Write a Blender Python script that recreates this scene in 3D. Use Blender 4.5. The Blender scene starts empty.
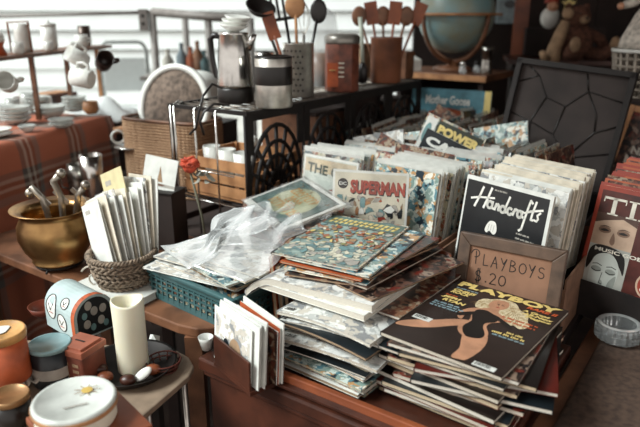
import bpy, math, random
from mathutils import Matrix, Vector
random.seed(7)
PI = math.pi
# ---------------------------------------------------------------- camera, sky, light, exposure
FPX, PITCH, CZ = 622.0, math.radians(17.8), 1.37
scn = bpy.context.scene
cam_d = bpy.data.cameras.new('camera'); cam = bpy.data.objects.new('camera', cam_d)
scn.collection.objects.link(cam); scn.camera = cam
cam.location = (0, 0, CZ); cam.rotation_euler = (PI/2 - PITCH, 0, 0)
cam_d.sensor_width = 36.0; cam_d.lens = FPX*36/640
cam_d.clip_start = .05
cam_d.dof.use_dof = True; cam_d.dof.focus_distance = 1.22; cam_d.dof.aperture_fstop = 3.2
w = bpy.data.worlds.new('sky'); scn.world = w; w.use_nodes = True
wb = w.node_tree.nodes['Background']
wb.inputs[0].default_value = (1.0, .93, .875, 1); wb.inputs[1].default_value = 1.0
sun_d = bpy.data.lights.new('sun', 'SUN'); sun = bpy.data.objects.new('sun', sun_d)
scn.collection.objects.link(sun); sun_d.energy = 5.2; sun_d.angle = math.radians(28); sun_d.color = (.93, 1, .985)
sun.rotation_euler = Vector((-.62, -.20, .60)).to_track_quat('Z', 'Y').to_euler()
scn.view_settings.view_transform = 'Standard'; scn.view_settings.look = 'None'
scn.view_settings.exposure = 0.0; scn.view_settings.gamma = 1.0

# ---------------------------------------------------------------- helpers
C = scn.collection
_c, _s = math.cos(PITCH), math.sin(PITCH)
def _ray(px, py):
    x = (px-320)/FPX; u = -(py-213.5)/FPX
    return Vector((x, _c+u*_s, -_s+u*_c))
def G(px, py, h):
    r = _ray(px, py); t = (h-CZ)/r.z
    return Vector((r.x*t, r.y*t, h))
def Yp(px, py, y):
    r = _ray(px, py); t = y/r.y
    return Vector((r.x*t, y, CZ+r.z*t))
A = math.radians(-35)
def F(u, v, z=0.76):
    return Vector((u*math.cos(A)-v*math.sin(A), u*math.sin(A)+v*math.cos(A), z))
def srgb(h):
    h = h.lstrip('#'); o = []
    for i in (0, 2, 4):
        c = int(h[i:i+2], 16)/255
        o.append(c/12.92 if c <= .04045 else ((c+.055)/1.055)**2.4)
    return (*o, 1)
MATS = {}
def mat(name, col, rough=.6, metal=0, var=.12, scale=30, bump=.0, col2=None, trans=0, alpha=1, coat=0, spec=.5):
    if name in MATS: return MATS[name]
    m = bpy.data.materials.new(name); m.use_nodes = True; MATS[name] = m
    nt = m.node_tree; b = nt.nodes['Principled BSDF']
    b.inputs['Roughness'].default_value = rough; b.inputs['Metallic'].default_value = metal
    b.inputs['Specular IOR Level'].default_value = spec
    if coat: b.inputs['Coat Weight'].default_value = coat; b.inputs['Coat Roughness'].default_value = .08
    if trans: b.inputs['Transmission Weight'].default_value = trans
    if alpha < 1: b.inputs['Alpha'].default_value = alpha
    tc = nt.nodes.new('ShaderNodeTexCoord'); n = nt.nodes.new('ShaderNodeTexNoise')
    n.inputs['Scale'].default_value = scale; n.inputs['Detail'].default_value = 4
    nt.links.new(tc.outputs['Object'], n.inputs['Vector'])
    r = nt.nodes.new('ShaderNodeValToRGB'); c = srgb(col)
    c2 = srgb(col2) if col2 else tuple(max(0, x*(1-var*2.5)) for x in c[:3])+(1,)
    r.color_ramp.elements[0].color = c2; r.color_ramp.elements[1].color = c if col2 else tuple(min(1, x*(1+var*.6)) for x in c[:3])+(1,)
    r.color_ramp.elements[0].position = .32; r.color_ramp.elements[1].position = .62
    nt.links.new(n.outputs['Fac'], r.inputs['Fac']); nt.links.new(r.outputs['Color'], b.inputs['Base Color'])
    if bump:
        bp = nt.nodes.new('ShaderNodeBump'); bp.inputs['Strength'].default_value = bump; bp.inputs['Distance'].default_value = .002
        nt.links.new(n.outputs['Fac'], bp.inputs['Height']); nt.links.new(bp.outputs['Normal'], b.inputs['Normal'])
    return m
def art(name, cols, scale=22, rough=.3, dist=1.5):
    """printed comic art: blotches of several inks, different on every copy"""
    if name in MATS: return MATS[name]
    m = bpy.data.materials.new(name); m.use_nodes = True; MATS[name] = m
    nt = m.node_tree; b = nt.nodes['Principled BSDF']; b.inputs['Roughness'].default_value = rough
    tc = nt.nodes.new('ShaderNodeTexCoord'); oi = nt.nodes.new('ShaderNodeObjectInfo')
    sc = nt.nodes.new('ShaderNodeVectorMath'); sc.operation = 'SCALE'; sc.inputs[0].default_value = (31, 17, 23)
    ad = nt.nodes.new('ShaderNodeVectorMath'); ad.operation = 'ADD'
    nt.links.new(oi.outputs['Random'], sc.inputs['Scale'])
    nt.links.new(tc.outputs['Object'], ad.inputs[0]); nt.links.new(sc.outputs['Vector'], ad.inputs[1])
    n = nt.nodes.new('ShaderNodeTexNoise'); n.inputs['Scale'].default_value = scale*2.2; n.inputs['Detail'].default_value = 4
    nt.links.new(ad.outputs['Vector'], n.inputs['Vector'])
    s2 = nt.nodes.new('ShaderNodeVectorMath'); s2.operation = 'SCALE'; s2.inputs['Scale'].default_value = .05
    a2 = nt.nodes.new('ShaderNodeVectorMath'); a2.operation = 'ADD'
    nt.links.new(n.outputs['Color'], s2.inputs[0]); nt.links.new(s2.outputs['Vector'], a2.inputs[0]); nt.links.new(ad.outputs['Vector'], a2.inputs[1])
    v = nt.nodes.new('ShaderNodeTexVoronoi'); v.inputs['Scale'].default_value = scale*2.6; nt.links.new(a2.outputs['Vector'], v.inputs['Vector'])
    v2 = nt.nodes.new('ShaderNodeTexVoronoi'); v2.feature = 'DISTANCE_TO_EDGE'; v2.inputs['Scale'].default_value = scale*2.6; nt.links.new(a2.outputs['Vector'], v2.inputs['Vector'])
    sp = nt.nodes.new('ShaderNodeSeparateColor'); nt.links.new(v.outputs['Color'], sp.inputs[0])
    mx = nt.nodes.new('ShaderNodeMath'); mx.operation = 'MULTIPLY_ADD'; mx.inputs[1].default_value = .45; nt.links.new(sp.outputs[0], mx.inputs[0])
    m3 = nt.nodes.new('ShaderNodeMath'); m3.operation = 'MULTIPLY'; m3.inputs[1].default_value = .60; nt.links.new(n.outputs['Fac'], m3.inputs[0]); nt.links.new(m3.outputs[0], mx.inputs[2])
    r = nt.nodes.new('ShaderNodeValToRGB'); r.color_ramp.interpolation = 'CONSTANT'
    k = len(cols)
    while len(r.color_ramp.elements) < k: r.color_ramp.elements.new(.5)
    for i, c in enumerate(cols):
        r.color_ramp.elements[i].position = 0 if i == 0 else .26+.52*i/k
        r.color_ramp.elements[i].color = srgb(c)
    nt.links.new(mx.outputs[0], r.inputs['Fac'])
    e = nt.nodes.new('ShaderNodeMapRange'); e.inputs['From Max'].default_value = .09; e.inputs['To Min'].default_value = .35; nt.links.new(v2.outputs['Distance'], e.inputs['Value'])
    q = nt.nodes.new('ShaderNodeMix'); q.data_type = 'RGBA'; q.blend_type = 'MULTIPLY'; q.inputs[0].default_value = .5 if name != 'photo_pale' else .25
    nt.links.new(r.outputs['Color'], q.inputs[6]); nt.links.new(e.outputs['Result'], q.inputs[7]); nt.links.new(q.outputs[2], b.inputs['Base Color'])
    return m
def stripes(name, c1, c2, axis='Z', scale=260, rough=.8, dist=.6):
    if name in MATS: return MATS[name]
    m = bpy.data.materials.new(name); m.use_nodes = True; MATS[name] = m
    nt = m.node_tree; b = nt.nodes['Principled BSDF']; b.inputs['Roughness'].default_value = rough
    tc = nt.nodes.new('ShaderNodeTexCoord'); n = nt.nodes.new('ShaderNodeTexWave'); n.bands_direction = axis
    n.inputs['Scale'].default_value = scale; n.inputs['Distortion'].default_value = dist; n.inputs['Detail'].default_value = 3
    n.inputs['Detail Scale'].default_value = 2
    nt.links.new(tc.outputs['Object'], n.inputs['Vector'])
    r = nt.nodes.new('ShaderNodeValToRGB'); r.color_ramp.elements[0].color = srgb(c2); r.color_ramp.elements[1].color = srgb(c1)
    nt.links.new(n.outputs['Fac'], r.inputs['Fac']); nt.links.new(r.outputs['Color'], b.inputs['Base Color'])
    return m

class MB:
    def __init__(s): s.v = []; s.f = []; s.fm = []; s.sm = []; s.mats = []; s.m = 0; s.X = Matrix(); s.uv = None
    def use(s, m):
        if m not in s.mats: s.mats.append(m)
        s.m = s.mats.index(m); return s
    def at(s, loc=(0, 0, 0), rot=(0, 0, 0)):
        from mathutils import Euler
        s.X = Matrix.Translation(Vector(loc)) @ Euler(rot).to_matrix().to_4x4(); return s
    def add(s, vs, fs, smooth=False):
        o = len(s.v); s.v += [s.X @ Vector(p) for p in vs]
        for q in fs: s.f.append([i+o for i in q]); s.fm.append(s.m); s.sm.append(smooth)
        return s
    def box(s, c, d):
        x, y, z = c; a, b, e = d[0]/2, d[1]/2, d[2]/2
        vs = [(x+i*a, y+j*b, z+k*e) for k in (-1, 1) for j in (-1, 1) for i in (-1, 1)]
        return s.add(vs, [(0, 2, 3, 1), (4, 5, 7, 6), (0, 1, 5, 4), (2, 6, 7, 3), (0, 4, 6, 2), (1, 3, 7, 5)])
    def lathe(s, prof, seg=28, c=(0, 0, 0), sx=1, sy=1, cap=True):
        vs = []; n = len(prof)
        for i in range(seg):
            a = 2*PI*i/seg
            for r, z in prof: vs.append((c[0]+r*math.cos(a)*sx, c[1]+r*math.sin(a)*sy, c[2]+z))
        fs = []
        for i in range(seg):
            j = (i+1) % seg
            for k in range(n-1): fs.append((i*n+k, j*n+k, j*n+k+1, i*n+k+1))
        s.add(vs, fs, True)
        if cap:
            o = len(s.v)-len(vs)
            if prof[0][0] > 1e-6: s.f.append([o+i*n for i in range(seg)][::-1]); s.fm.append(s.m); s.sm.append(False)
            if prof[-1][0] > 1e-6: s.f.append([o+i*n+n-1 for i in range(seg)]); s.fm.append(s.m); s.sm.append(False)
        return s
    def tube(s, pts, r, seg=8, closed=False):
        pts = [Vector(p) for p in pts]; n = len(pts); vs = []
        up = Vector((0, 0, 1)); prev = None
        for i, p in enumerate(pts):
            if closed: t = pts[(i+1) % n]-pts[i-1]
            else: t = pts[min(i+1, n-1)]-pts[max(i-1, 0)]
            if t.length < 1e-9: t = Vector((0, 0, 1))
            t.normalize()
            if prev is None:
                a = t.cross(up if abs(t.z) < .9 else Vector((1, 0, 0))); a.normalize()
            else:
                a = prev-t*prev.dot(t)
                if a.length < 1e-6: a = t.orthogonal()
                a.normalize()
            prev = a; b = t.cross(a); rr = r[i] if isinstance(r, (list, tuple)) else r
            for k in range(seg):
                q = 2*PI*k/seg; vs.append(p+a*math.cos(q)*rr+b*math.sin(q)*rr)
        fs = []
        for i in range(n if closed else n-1):
            j = (i+1) % n
            for k in range(seg):
                l = (k+1) % seg; fs.append((i*seg+k, i*seg+l, j*seg+l, j*seg+k))
        if not closed: fs += [tuple(range(seg))[::-1], tuple((n-1)*seg+k for k in range(seg))]
        return s.add(vs, fs, True)
    def sph(s, c, r, seg=14, rings=9):
        rx, ry, rz = r if isinstance(r, (tuple, list)) else (r, r, r)
        prof = [(math.sin(PI*i/rings), -math.cos(PI*i/rings)) for i in range(rings+1)]
        prof[0] = (0, -1); prof[-1] = (0, 1)
        vs = []; n = len(prof)
        for i in range(seg):
            a = 2*PI*i/seg
            for q, z in prof: vs.append((c[0]+q*rx*math.cos(a), c[1]+q*ry*math.sin(a), c[2]+z*rz))
        fs = [(i*n+k, ((i+1) % seg)*n+k, ((i+1) % seg)*n+k+1, i*n+k+1) for i in range(seg) for k in range(n-1)]
        return s.add(vs, fs, True)
    def prism(s, pl, z0, z1):
        n = len(pl); vs = [(x, y, z0) for x, y in pl]+[(x, y, z1) for x, y in pl]
        return s.add(vs, [tuple(range(n))[::-1], tuple(range(n, 2*n))]+[(i, (i+1) % n, n+(i+1) % n, n+i) for i in range(n)])
    def slab(s, x0, y0, x1, y1, z0, z1, nx=1, ny=1):
        """box with subdivided faces, for bending"""
        vs = []; fs = []
        for z in (z0, z1):
            for j in range(ny+1):
                for i in range(nx+1): vs.append((x0+(x1-x0)*i/nx, y0+(y1-y0)*j/ny, z))
        N = (nx+1)*(ny+1); I = lambda i, j, k: k*N+j*(nx+1)+i
        for j in range(ny):
            for i in range(nx):
                fs.append((I(i, j, 0), I(i, j+1, 0), I(i+1, j+1, 0), I(i+1, j, 0)))
                fs.append((I(i, j, 1), I(i+1, j, 1), I(i+1, j+1, 1), I(i, j+1, 1)))
        for i in range(nx):
            fs.append((I(i, 0, 0), I(i+1, 0, 0), I(i+1, 0, 1), I(i, 0, 1)))
            fs.append((I(i+1, ny, 0), I(i, ny, 0), I(i, ny, 1), I(i+1, ny, 1)))
        for j in range(ny):
            fs.append((I(0, j+1, 0), I(0, j, 0), I(0, j, 1), I(0, j+1, 1)))
            fs.append((I(nx, j, 0), I(nx, j+1, 0), I(nx, j+1, 1), I(nx, j, 1)))
        return s.add(vs, fs)
    # ---- printing on a page lying at height z
    def rect(s, x0, y0, x1, y1, z): return s.add([(x0, y0, z), (x1, y0, z), (x1, y1, z), (x0, y1, z)], [(0, 1, 2, 3)])
    def poly(s, pts, z): return s.add([(x, y, z) for x, y in pts], [tuple(range(len(pts)))])
    def blob(s, pts, z, n=4):
        out = []; k = len(pts)
        for i in range(k):
            p0, p1, p2, p3 = pts[i-1], pts[i], pts[(i+1) % k], pts[(i+2) % k]
            for q in range(n):
                t = q/n
                out.append(tuple(.5*((2*p1[a])+(-p0[a]+p2[a])*t+(2*p0[a]-5*p1[a]+4*p2[a]-p3[a])*t*t+(-p0[a]+3*p1[a]-3*p2[a]+p3[a])*t**3) for a in (0, 1)))
        return s.poly(out, z)
    def ell(s, cx, cy, rx, ry, z, n=20, rot=0):
        cr, sr = math.cos(rot), math.sin(rot)
        return s.poly([(cx+rx*math.cos(2*PI*i/n)*cr-ry*math.sin(2*PI*i/n)*sr, cy+rx*math.cos(2*PI*i/n)*sr+ry*math.sin(2*PI*i/n)*cr) for i in range(n)], z)
    def stroke(s, pts, wd, z):
        for (a, b), (c, d) in zip(pts, pts[1:]):
            l = math.hypot(c-a, d-b) or 1; nx, ny = -(d-b)/l*wd/2, (c-a)/l*wd/2
            ex, ey = (c-a)/l*wd*.3, (d-b)/l*wd*.3
            s.add([(a+nx-ex, b+ny-ey, z), (a-nx-ex, b-ny-ey, z), (c-nx+ex, d-ny+ey, z), (c+nx+ex, d+ny+ey, z)], [(0, 1, 2, 3)])
        return s
    def text(s, body, x, y, width, height, z, bold=0, shear=0, rot=0, align='L'):
        cu = bpy.data.curves.new('t', 'FONT'); cu.body = body; cu.size = 1; cu.offset = bold; cu.shear = shear
        cu.resolution_u = 3
        ob = bpy.data.objects.new('t', cu); C.objects.link(ob)
        me = bpy.data.meshes.new_from_object(ob); C.objects.unlink(ob); bpy.data.objects.remove(ob)
        if not me.vertices: return s
        xs = [v.co.x for v in me.vertices]; ys = [v.co.y for v in me.vertices]
        a0, a1, b0, b1 = min(xs), max(xs), min(ys), max(ys)
        cr, sr = math.cos(rot), math.sin(rot); vs = []
        for v in me.vertices:
            px = (v.co.x-a0)/(a1-a0)*width; py = (v.co.y-b0)/max(1e-6, b1-b0)*height
            vs.append((x+px*cr-py*sr, y+px*sr+py*cr, z))
        s.add(vs, [tuple(p.vertices) for p in me.polygons]); bpy.data.meshes.remove(me); bpy.data.curves.remove(cu)
        return s
    def bars(s, x, y, width, height, z, seed=1):
        """a line of print too small to read: short upright dashes in word groups"""
        r = random.Random(seed); u = height*.55; q = x
        while q < x+width-u:
            for _ in range(r.randint(2, 6)):
                if q > x+width-u: break
                h_ = height*r.uniform(.65, 1); s.rect(q, y, q+u*.62, y+h_, z); q += u*.85
            q += u*.7
        return s
    def warp(s, fn): s.v = [Vector(fn(p)) for p in s.v]; return s
    def build(s, name, parent=None, loc=None, rot=None, bevel=0, m=None, uvs=None):
        me = bpy.data.meshes.new(name); me.from_pydata([tuple(p) for p in s.v], [], s.f)
        for q in (s.mats or [m]): me.materials.append(q)
        for p, i, k in zip(me.polygons, s.fm, s.sm): p.material_index = i; p.use_smooth = k
        if uvs:
            l = me.uv_layers.new(name='UVMap')
            for p in me.polygons:
                for li in p.loop_indices: l.data[li].uv = uvs[me.loops[li].vertex_index]
        me.update(); o = bpy.data.objects.new(name, me); C.objects.link(o)
        if parent: o.parent = parent
        if loc is not None: o.location = loc
        if rot is not None: o.rotation_euler = rot if isinstance(rot, (tuple, list)) else (0, 0, rot)
        if bevel:
            b = o.modifiers.new('bevel', 'BEVEL'); b.width = bevel; b.segments = 2; b.limit_method = 'ANGLE'
        return o
def tag(o, label, cat, group=None, kind=None):
    o['label'] = label; o['category'] = cat
    if group: o['group'] = group
    if kind: o['kind'] = kind
    return o
def struct(o): o['kind'] = 'structure'; return o
def thing(name, label, cat, loc=(0, 0, 0), rot=0, group=None):
    o = bpy.data.objects.new(name, None); C.objects.link(o); o.location = loc; o.empty_display_size = .05
    o.rotation_euler = rot if isinstance(rot, (tuple, list)) else (0, 0, rot)
    return tag(o, label, cat, group)
def dup(root, loc, rot, label=None, group=None):
    r = root.copy(); C.objects.link(r); r.location = loc
    r.rotation_euler = rot if isinstance(rot, (tuple, list)) else (0, 0, rot)
    if label: r['label'] = label
    if group: r['group'] = group
    for ch in list(root.children):
        c = ch.copy(); C.objects.link(c); c.parent = r
        for g in list(ch.children):
            d = g.copy(); C.objects.link(d); d.parent = c
    return r
# ---------------------------------------------------------------- materials
white = mat('white_ceramic', '#dfe0da', .25, var=.05)
cream = mat('cream_paper', '#d8cfbd', .8, var=.1)
paper = mat('white_paper', '#d9dad4', .7, var=.06)
greyp = mat('grey_paper', '#a9a49b', .8, var=.12)
tanp = mat('tan_paper', '#a08366', .85, var=.15)
brownp = mat('brown_paper', '#6d4a38', .8, var=.2)
black = mat('black_ink', '#1a1614', .35, var=.1)
blackm = mat('black_iron', '#1c1614', .55, metal=.3, var=.2, bump=.3)
chrome = mat('polished_chrome', '#d5d4d0', .2, metal=1, var=.05)
steel = mat('brushed_steel', '#cfcbc3', .36, metal=.9, var=.08, scale=60)
wood_r = mat('red_brown_wood', '#4c281b', .38, var=.25, scale=14, bump=.15, col2='#2d1710')
wood_o = mat('orange_wood', '#8f4c2b', .45, var=.25, scale=12, col2='#6b3620')
wood_b = mat('brown_wood', '#7a5138', .5, var=.25, scale=16, col2='#50321f')
wood_l = mat('light_wood', '#b58459', .55, var=.2, scale=18, col2='#8c5f3e')
dark = mat('dark_cloth', '#1d1512', .9, var=.2)
navy = mat('dark_navy', '#1b2226', .35, var=.1)
red = mat('dull_red', '#9a3826', .5, var=.1)
orange = mat('dull_orange', '#b3562f', .5, var=.12)
teal = mat('dull_teal', '#6f9496', .5, var=.1)
yellow = mat('pale_yellow', '#d8c27a', .5, var=.08)
skin = mat('printed_skin', '#bd8b6d', .35, var=.1, scale=40)
blond = mat('printed_blond', '#dccfae', .35, var=.25, scale=200, col2='#a98f66')
def film(name, fac, rough, white_=0.0):
    m = bpy.data.materials.new(name); m.use_nodes = True; MATS[name] = m; nt = m.node_tree; nt.nodes.clear()
    o = nt.nodes.new('ShaderNodeOutputMaterial'); mx = nt.nodes.new('ShaderNodeMixShader'); t = nt.nodes.new('ShaderNodeBsdfTransparent'); g = nt.nodes.new('ShaderNodeBsdfGlossy')
    g.inputs['Roughness'].default_value = rough; fr_ = nt.nodes.new('ShaderNodeLayerWeight'); fr_.inputs['Blend'].default_value = .35
    ad = nt.nodes.new('ShaderNodeMath'); ad.operation = 'MULTIPLY_ADD'; ad.inputs[1].default_value = .5; ad.inputs[2].default_value = fac; ad.use_clamp = True
    nt.links.new(fr_.outputs['Facing'], ad.inputs[0]); nt.links.new(ad.outputs[0], mx.inputs['Fac']); nt.links.new(t.outputs[0], mx.inputs[1])
    d = nt.nodes.new('ShaderNodeBsdfDiffuse'); d.inputs['Color'].default_value = (.85, .88, .88, 1); m2 = nt.nodes.new('ShaderNodeMixShader'); m2.inputs['Fac'].default_value = white_
    nt.links.new(g.outputs[0], m2.inputs[1]); nt.links.new(d.outputs[0], m2.inputs[2]); nt.links.new(m2.outputs[0], mx.inputs[2]); nt.links.new(mx.outputs[0], o.inputs['Surface'])
    return m
plastic = film('clear_plastic', .02, .12)
pages = stripes('page_edges', '#cfc6b5', '#8b8073', 'Z', 170)
pages_w = stripes('white_page_edges', '#d6cfc0', '#a39e95', 'Z', 170)
pages_c = stripes('cream_page_edges', '#c9b89a', '#94826a', 'Z', 150)
pages_t = stripes('tan_page_edges', '#b29a7d', '#6e5642', 'Z', 170)
artA = art('comic_art_mixed', ['#2b2a2c', '#7f8a85', '#b9b297', '#8e5238', '#c4bfae', '#4f6468'], 24)
artB = art('comic_art_warm', ['#3a2923', '#5f3226', '#85604a', '#9c8c77', '#6b392b', '#3b3431'], 22)
artC = art('comic_art_cool', ['#22303a', '#57808a', '#c4d0c9', '#7f968f', '#b98f62', '#e0ddd0'], 20)
artD = art('magazine_art_dark', ['#16110f', '#3b2a25', '#5e4034', '#211a1a', '#8a7566', '#6b2a20'], 18)
artP = art('photo_pale', ['#b6b9b6', '#d8d9d5', '#e4e4df', '#c5bfb4', '#8d8f90'], 18)

# ---------------------------------------------------------------- setting
fl = MB().use(mat('ground_paving', '#3a2c25', .9, var=.2, scale=6, bump=.3)); fl.box((0, 3, -.02), (14, 14, .04)); struct(fl.build('floor'))
si = MB().use(mat('white_siding', '#e6ecec', .7, var=.02, scale=3))
for k in range(16): si.at((0, 0, 0)); si.add([(-8, 7.0, .2*k), (2.2, 7.0, .2*k), (2.2, 7.03, .2*k+.195), (-8, 7.03, .2*k+.195), (-8, 7.1, .2*k), (2.2, 7.1, .2*k)], [(0, 1, 2, 3), (0, 4, 5, 1)])
si.use(mat('siding_shadow_gap', '#7d7d7a', .8))
for k in (5, 6, 7): si.box((-3, 7.02, .2*k), (10, .03, .02))
struct(si.build('wall_back'))
rp = MB().use(mat('pale_pavement', '#b9b9b3', .9, var=.1, scale=4)); rp.box((-3.4, 5.2, .17), (9, 3.6, .34)); struct(rp.build('trim_1'))
dk = mat('dark_brown_boards', '#2b1d18', .8, var=.25, scale=5, bump=.2)
wl = MB().use(dk)
for k in range(12): wl.box((.62+.2*k, 3.62, 1.4), (.195, .05, 2.8))
struct(wl.build('wall_stall'))
wr = MB().use(dk)
for k in range(12): wr.box((2.42, 1.3+.2*k, 1.4), (.05, .195, 2.8))
struct(wr.build('wall_right'))
cn = MB().use(mat('added_canopy_cloth', '#4a3a30', .9, var=.15, scale=4)); cn.box((.7, 1.6, 2.75), (3.9, 4.4, .03)); struct(cn.build('added_shade_canopy'))  # unseen canopy, added overhead to keep the stall's right side dark

def table_poly(name, pts, z, th, topm, label, cat='table', legm=None, legs=None):
    t = thing(name, label, cat, (0, 0, 0))
    MB().use(topm).prism(pts, z-th, z).build('tabletop', t, bevel=.003)
    cx = sum(p[0] for p in pts)/len(pts); cy = sum(p[1] for p in pts)/len(pts)
    for p in (legs or pts):
        x = cx+(p[0]-cx)*.92; y = cy+(p[1]-cy)*.92
        MB().use(legm or topm).box((x, y, (z-th)/2), (.035, .035, z-th)).build('leg', t)
    return t
def fr(u0, v0, u1, v1): return [tuple(F(a, b)[:2]) for a, b in ((u0, v0), (u1, v0), (u1, v1), (u0, v1))]
cloth = mat('brown_linen_cloth', '#59463a', .95, var=.16, scale=90, bump=.5, col2='#41322a')
table_poly('display_table', fr(-1.40, 1.18, -.235, 2.40), .758, .03, dk, 'dark wooden display table under the rows of upright comics')
ct = table_poly('display_table', fr(-.205, .3, .93, 2.2), .748, .03, wood_b, 'wooden table hidden under brown linen cloth at right')
# cloth
cl = MB().use(cloth); n = 30; vs = []; fs = []
for j in range(n+1):
    for i in range(n+1):
        u = -.208+1.15*i/n; v = .29+1.92*j/n; p = F(u, v)
        z = .7585+.0018*math.sin(9*u+4*v)*math.sin(7*v)
        if i == 0: z = .70
        vs.append((p.x, p.y, z))
for j in range(n):
    for i in range(n): a = j*(n+1)+i; fs.append((a, a+1, a+n+2, a+n+1))
cl.add(vs, fs, True); o = cl.build('tablecloth'); tag(o, 'brown linen cloth covering the table at right under the glass ashtray', 'tablecloth')
sm = o.modifiers.new('thick', 'SOLIDIFY'); sm.thickness = .002
LT = [tuple(F(*q)[:2]) for q in ((-1.75, .775), (-.90, .775), (-.855, .785), (-.83, .81), (-.825, .86), (-.825, 1.17), (-1.75, 1.17))]
table_poly('side_table', LT, .76, .022, wood_b, 'brown wooden side table with rounded corner under the green basket', legs=[LT[0], LT[2], LT[5], LT[6]])
BT = [(-.885, 2.045), (-.50, 1.80), (.06, 2.6), (-.60, 2.9), (-.78, 2.62)]
table_poly('bench', BT, .76, .03, dk, 'dark bench behind the letters, holding silver cups and wicker basket', 'bench')
ST = [tuple(G(x, y, .73)[:2]) for x, y in ((150, 347), (176, 350), (189, 357), (194, 366), (189, 376), (130, 427), (95, 470), (-60, 520), (-60, 352), (0, 338))]
st = table_poly('stool_table', ST, .73, .012, mat('beige_laminate', '#8f7c6a', .5, var=.1), 'low beige table with rounded corner and thin metal legs, under the tins', legm=dark, legs=[ST[0], ST[8]])
for px, py in ((188, 372), (152, 402)):
    p = G(px, py, .72); MB().use(steel).tube([(p.x-.012, p.y+.01, .718), (p.x-.012, p.y+.02, .3), (p.x-.012, p.y+.03, 0)], .005).build('leg', st)
# trunk
tr = thing('wooden_chest', 'long red-brown wooden chest at the front carrying the magazine stacks', 'chest', F(-.4975, .94, 0), A)
W2, D2 = .2825, .225
MB().use(wood_r).box((0, 0, .36), (2*W2-.03, 2*D2-.02, .72)).build('body', tr, bevel=.004)
b = MB().use(wood_r); b.box((0, -.003, .742), (2*W2, 2*D2, .026)); b.box((0, -.003, .7225), (2*W2-.012, 2*D2-.012, .013)); b.build('lid', tr, bevel=.004)
for x, y in ((-1, -1), (1, -1), (-1, 1), (1, 1)): MB().use(wood_r).box((x*(W2-.02), y*(D2-.02), .03), (.035, .035, .06)).build('foot', tr)

# ---------------------------------------------------------------- magazines
def flat_mag(name, label, w=.21, h=.275, t=.006, cover=artA, pg=pages, loc=(0, 0, 0), rot=0, group=None, bend=None, draw=None, cat='magazine', nx=8, ny=8, back=None):
    """lying magazine: origin at centre of its underside"""
    T = thing(name, label, cat, loc, rot, group)
    if not bend: nx = ny = 1
    p = MB().use(pg).slab(-w/2+.0008, -h/2+.001, w/2-.0015, h/2-.001, .0005, t-.0005, nx, ny)
    c = MB().use(cover).slab(-w/2, -h/2, w/2, h/2, t-.0005, t, nx, ny)
    c.use(back or cover).slab(-w/2, -h/2, w/2, h/2, 0, .0005, nx, ny)
    c.slab(-w/2-.0005, -h/2, -w/2+.0005, h/2, 0, t, 1, ny)
    if draw: draw(c, w, h, t)
    if bend: p.warp(bend); c.warp(bend)
    p.build('pages', T); c.build('cover', T); return T
def barcode(c, x, y, w, h, z):
    c.use(paper).rect(x, y, x+w, y+h, z); c.use(black)
    k = 0
    xx = x+w*.08
    for wd in (2, 1, 1, 3, 1, 2, 1, 1, 2, 3, 1, 1):
        c.rect(xx, y+h*.3, xx+wd*w*.022, y+h*.92, z+.0001); xx += (wd+1)*w*.022*1.05

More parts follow.
